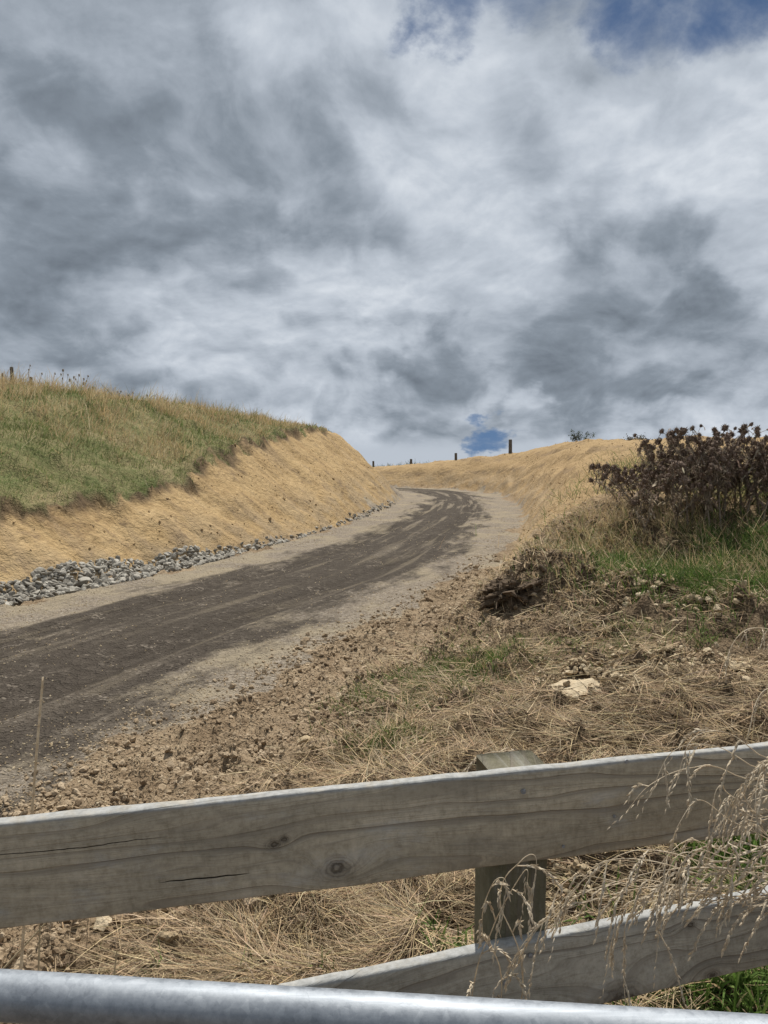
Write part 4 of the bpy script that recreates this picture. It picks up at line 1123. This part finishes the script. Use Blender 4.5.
def build_seed_grass(mst, msp):
    rg = np.random.default_rng(31)
    def plant(name, base, label, stalks, nbr=12, r0=.0011, spike=.085):
        root = empty(name, base); tag(root, label, 'grass plant', 'seeding grass plants by the rails'); o = np.array(base)
        more = []
        for (P, hf) in stalks:
            more.append((P, hf))
            if len(stalks) > 5 and len(more) < 18 and rg.random() < .6:
                k = np.linspace(0, 1, len(P))[:, None]
                more.append((P + k * rg.normal(0, .035, 3) + np.sin(k * 3.1) * rg.normal(0, .02, 3), hf))
        for (P, hf) in more:
            st, sp = stalk_and_heads(np.array(P, float), r0, hf, nbr, rg, spike)
            V, Q, _ = merge(st); s = obj('stalk', mesh_np('stalk', V - o, Q, True), mst, root)
            V, Q, _ = merge(sp); obj('seed_head', mesh_np('seed_head', V - o, tri_clean(V, Q)), msp, s)
    def arc(base, px_pts):
        """stalk from the root through the given places (picture position, distance)"""
        pts = [np.array(base)] + [np.array(at(*p)) for p in px_pts]
        pts = np.array(pts)
        ext = np.vstack([2 * pts[0] - pts[1], pts, 2 * pts[-1] - pts[-2]])
        return catmull(ext, 9)
    g = lambda x, y: (x, y, float(ground_z(x, y)[0]))
    b1 = g(1.0, 1.32)
    S = []
    for pts in ([(840, 850, 1.17), (735, 775, 1.1), (690, 768, 1.06), (650, 785, 1.03), (626, 812, 1.02)],
                [(840, 830, 1.15), (750, 765, 1.08), (710, 745, 1.05), (672, 752, 1.03), (650, 795, 1.02)],
                [(840, 880, 1.16), (770, 840, 1.12), (730, 820, 1.09), (700, 800, 1.07), (680, 822, 1.05), (665, 860, 1.05)],
                [(840, 850, 1.17), (738, 800, 1.12), (722, 785, 1.1), (714, 800, 1.09), (720, 830, 1.08)],
                [(840, 870, 1.15), (758, 815, 1.1), (742, 790, 1.08), (732, 800, 1.07), (716, 845, 1.06)],
                [(790, 820, 1.1), (772, 765, 1.06), (757, 770, 1.05), (752, 800, 1.04)],
                [(840, 905, 1.13), (745, 850, 1.06), (730, 840, 1.04), (722, 870, 1.03), (718, 915, 1.03)],
                [(840, 905, 1.13), (766, 835, 1.06), (750, 830, 1.04), (735, 868, 1.02), (725, 905, 1.02)],
                [(800, 880, 1.1), (772, 800, 1.06), (760, 788, 1.04), (748, 805, 1.03), (742, 838, 1.02)],
                [(840, 890, 1.16), (765, 866, 1.12), (720, 850, 1.1), (690, 840, 1.08), (668, 855, 1.06), (650, 880, 1.05)]):
        S.append((arc(b1, pts), .5))
    plant('seeding_grass_plant', b1, 'tallest pale seeding grass clump, drooping over the right end of the upper rail', S, 11)
    b2 = g(.86, 1.14); S = []
    for pts in ([(830, 930, 1.08), (715, 868, 1.03), (640, 850, 1.01), (590, 875, 1.0), (548, 915, .99)],
                [(830, 960, 1.08), (745, 895, 1.04), (680, 885, 1.02), (610, 895, 1.0), (540, 925, .99), (495, 990, .98)],
                [(830, 940, 1.07), (690, 872, 1.02), (610, 860, 1.0), (575, 890, .99), (555, 920, .99)],
                [(830, 930, 1.07), (710, 890, 1.03), (664, 893, 1.02), (660, 920, 1.01), (656, 962, 1.0)],
                [(830, 950, 1.07), (740, 900, 1.03), (670, 895, 1.02), (625, 905, 1.0), (612, 940, .99), (606, 975, .98)],
                [(830, 950, 1.07), (745, 905, 1.03), (690, 890, 1.02), (640, 880, 1.01), (618, 900, 1.0), (616, 935, .99)],
                [(830, 900, 1.07), (725, 858, 1.02), (695, 850, 1.0), (680, 870, 1.0), (672, 900, .99)]):
        S.append((arc(b2, pts), .52))
    plant('seeding_grass_plant', b2, 'lower seeding grass clump trailing across the lower rail', S, 11, spike=.09)
    b3 = g(.14, 1.42); S = []
    for pts in ([(520, 1010, 1.05), (500, 900, 1.0), (520, 862, .98), (536, 858, .97), (532, 905, .965)],
                [(470, 1010, 1.05), (492, 930, 1.0), (518, 880, .98), (528, 872, .97), (522, 912, .965)],
                [(500, 1010, 1.05), (482, 930, 1.0), (492, 885, .98), (506, 882, .97), (500, 930, .965)]):
        S.append((arc(b3, pts), .6))
    plant('seeding_grass_plant', b3, 'small seeding grass plant hanging in front of the square post', S, 8)
    b4 = g(.36, 1.75)
    S = [(arc(b4, [(520, 870, 1.6), (515, 760, 1.5), (497, 752, 1.42), (478, 757, 1.38), (462, 772, 1.36)]), .62),
         (arc(b4, [(520, 870, 1.6), (518, 765, 1.5), (508, 751, 1.42), (498, 757, 1.38), (490, 772, 1.36)]), .62)]
    plant('seeding_grass_plant', b4, 'seeding grass arching over the post top behind the upper rail', S, 6, .0013)
    b5 = g(2.05, 3.1); S = []
    for pts in ([(800, 700, 2.9), (785, 640, 2.8), (755, 628, 2.7), (735, 640, 2.65), (722, 672, 2.6)],
                [(800, 720, 2.9), (780, 690, 2.8), (765, 690, 2.7), (755, 705, 2.65), (750, 730, 2.6)]):
        S.append((arc(b5, pts), .5))
    plant('seeding_grass_plant', b5, 'pale plume of grass bending in from the side above the right end of the rail', S, 14, .0026, .11)
    # the single bare stalk at the other side
    p0 = at(31, 830, 1.45); gb = g(p0.x - .01, 1.5)
    e1 = at(43, 677, 1.44); gb = g(p0.x - (e1.x - p0.x) * 2.2, 1.46)
    P = bez(gb, tuple(p0 + Vector((-.004, 0, 0))), tuple(e1), 14)
    V, Q, _ = tube(P - np.array(gb), np.linspace(.0036, .0022, len(P)), 6)
    tag(obj('grass_stalk', mesh_np('grass_stalk', V, Q, True), msp, None, gb), 'single bare dry grass stalk standing upright behind the rail by the dark road', 'grass stalk')
    # dead broken stems below the upper rail
    for k, (a, c, lab) in enumerate((((4, 968, 1.5), (78, 888, 1.5), 'pale dry stem leaning to the right below the upper rail'), ((38, 985, 1.45), (40, 925, 1.45), 'thick short upright stem below the upper rail'),
                                  ((113, 985, 1.5), (117, 950, 1.5), 'short dark stub stem beside the gate rail'))):
        A, B = np.array(at(*a)), np.array(at(*c)); G = A + (A - B) * ((A[2] - float(ground_z(A[0], A[1])[0])) / max(.05, (B[2] - A[2])))
        V, Q, _ = tube(bez(G - G, (A - G) * .9, B - G, 10), np.linspace(.0032, .0016, 10), 6)
        tag(obj('dry_stem', mesh_np('dry_stem', V, Q, True), mst, None, tuple(G)), lab, 'dry stem')

# ------------------------------------------------------------------ build
build_camera(); build_light()
EARTH = mat_earth()
build_terrain(EARTH)
BL = mat_blades('grass_blade', .3); ST = mat_blades('straw', .18)
build_hill_grass(BL); build_straw(ST); build_green(BL)
GREY = mat_stone('grey_rock', [(.25, (.16, .143, .118)), (.5, (.30, .278, .235)), (.78, (.48, .45, .39))])
CLOD = mat_stone('dry_clod', [(.2, (.17, .12, .074)), (.45, (.30, .225, .145)), (.7, (.42, .33, .225)), (.85, (.52, .425, .31))])
PALE = mat_stone('pale_stone', [(.25, (.29, .215, .13)), (.5, (.42, .33, .21)), (.75, (.53, .44, .305))], 22.)
DUST = mat_stone('sandy_lump', [(.25, (.32, .22, .12)), (.5, (.42, .30, .165)), (.75, (.47, .34, .19))])
build_stones(GREY, CLOD, PALE, DUST)
SOIL = mat_plain('dark_soil', (.10, .070, .045), .95, .5, 18.)
build_turf_lump(SOIL, ST)
DSTEM = mat_plain('dead_stem', (.23, .185, .14), .9, .35, 40.)
HEAD = mat_plain('seed_head_brown', (.17, .122, .092), .9, .6, 60.)
build_thistle(DSTEM, mat_blades('dead_leaf', .38, .9), HEAD)
build_posts(); build_docks(DSTEM); build_skyline_shrub((DSTEM, BL))
build_fence(); build_gate()
STALK = mat_plain('dry_stalk', (.47, .38, .24), .7, .25, 60.)
m, n, b = material('spikelet', .75, .2)
pp = n.new('ShaderNodeNewGeometry').outputs['Position']
cc = n.ramp(n.noise(pp, 90., 2), [(.3, (.56, .46, .33)), (.7, (.76, .68, .54))]); n.put(b.inputs['Base Color'], cc)
tr = n.new('ShaderNodeBsdfTranslucent'); n.put(tr.inputs[0], cc); mx = n.new('ShaderNodeMixShader'); mx.inputs[0].default_value = .4
n.l.new(b.outputs[0], mx.inputs[1]); n.l.new(tr.outputs[0], mx.inputs[2]); n.l.new(mx.outputs[0], n.t.nodes['Material Output'].inputs['Surface'])
build_seed_grass(STALK, m)
SC.cycles.max_bounces = 6; SC.cycles.transparent_max_bounces = 4
SC.cycles.use_denoising = True
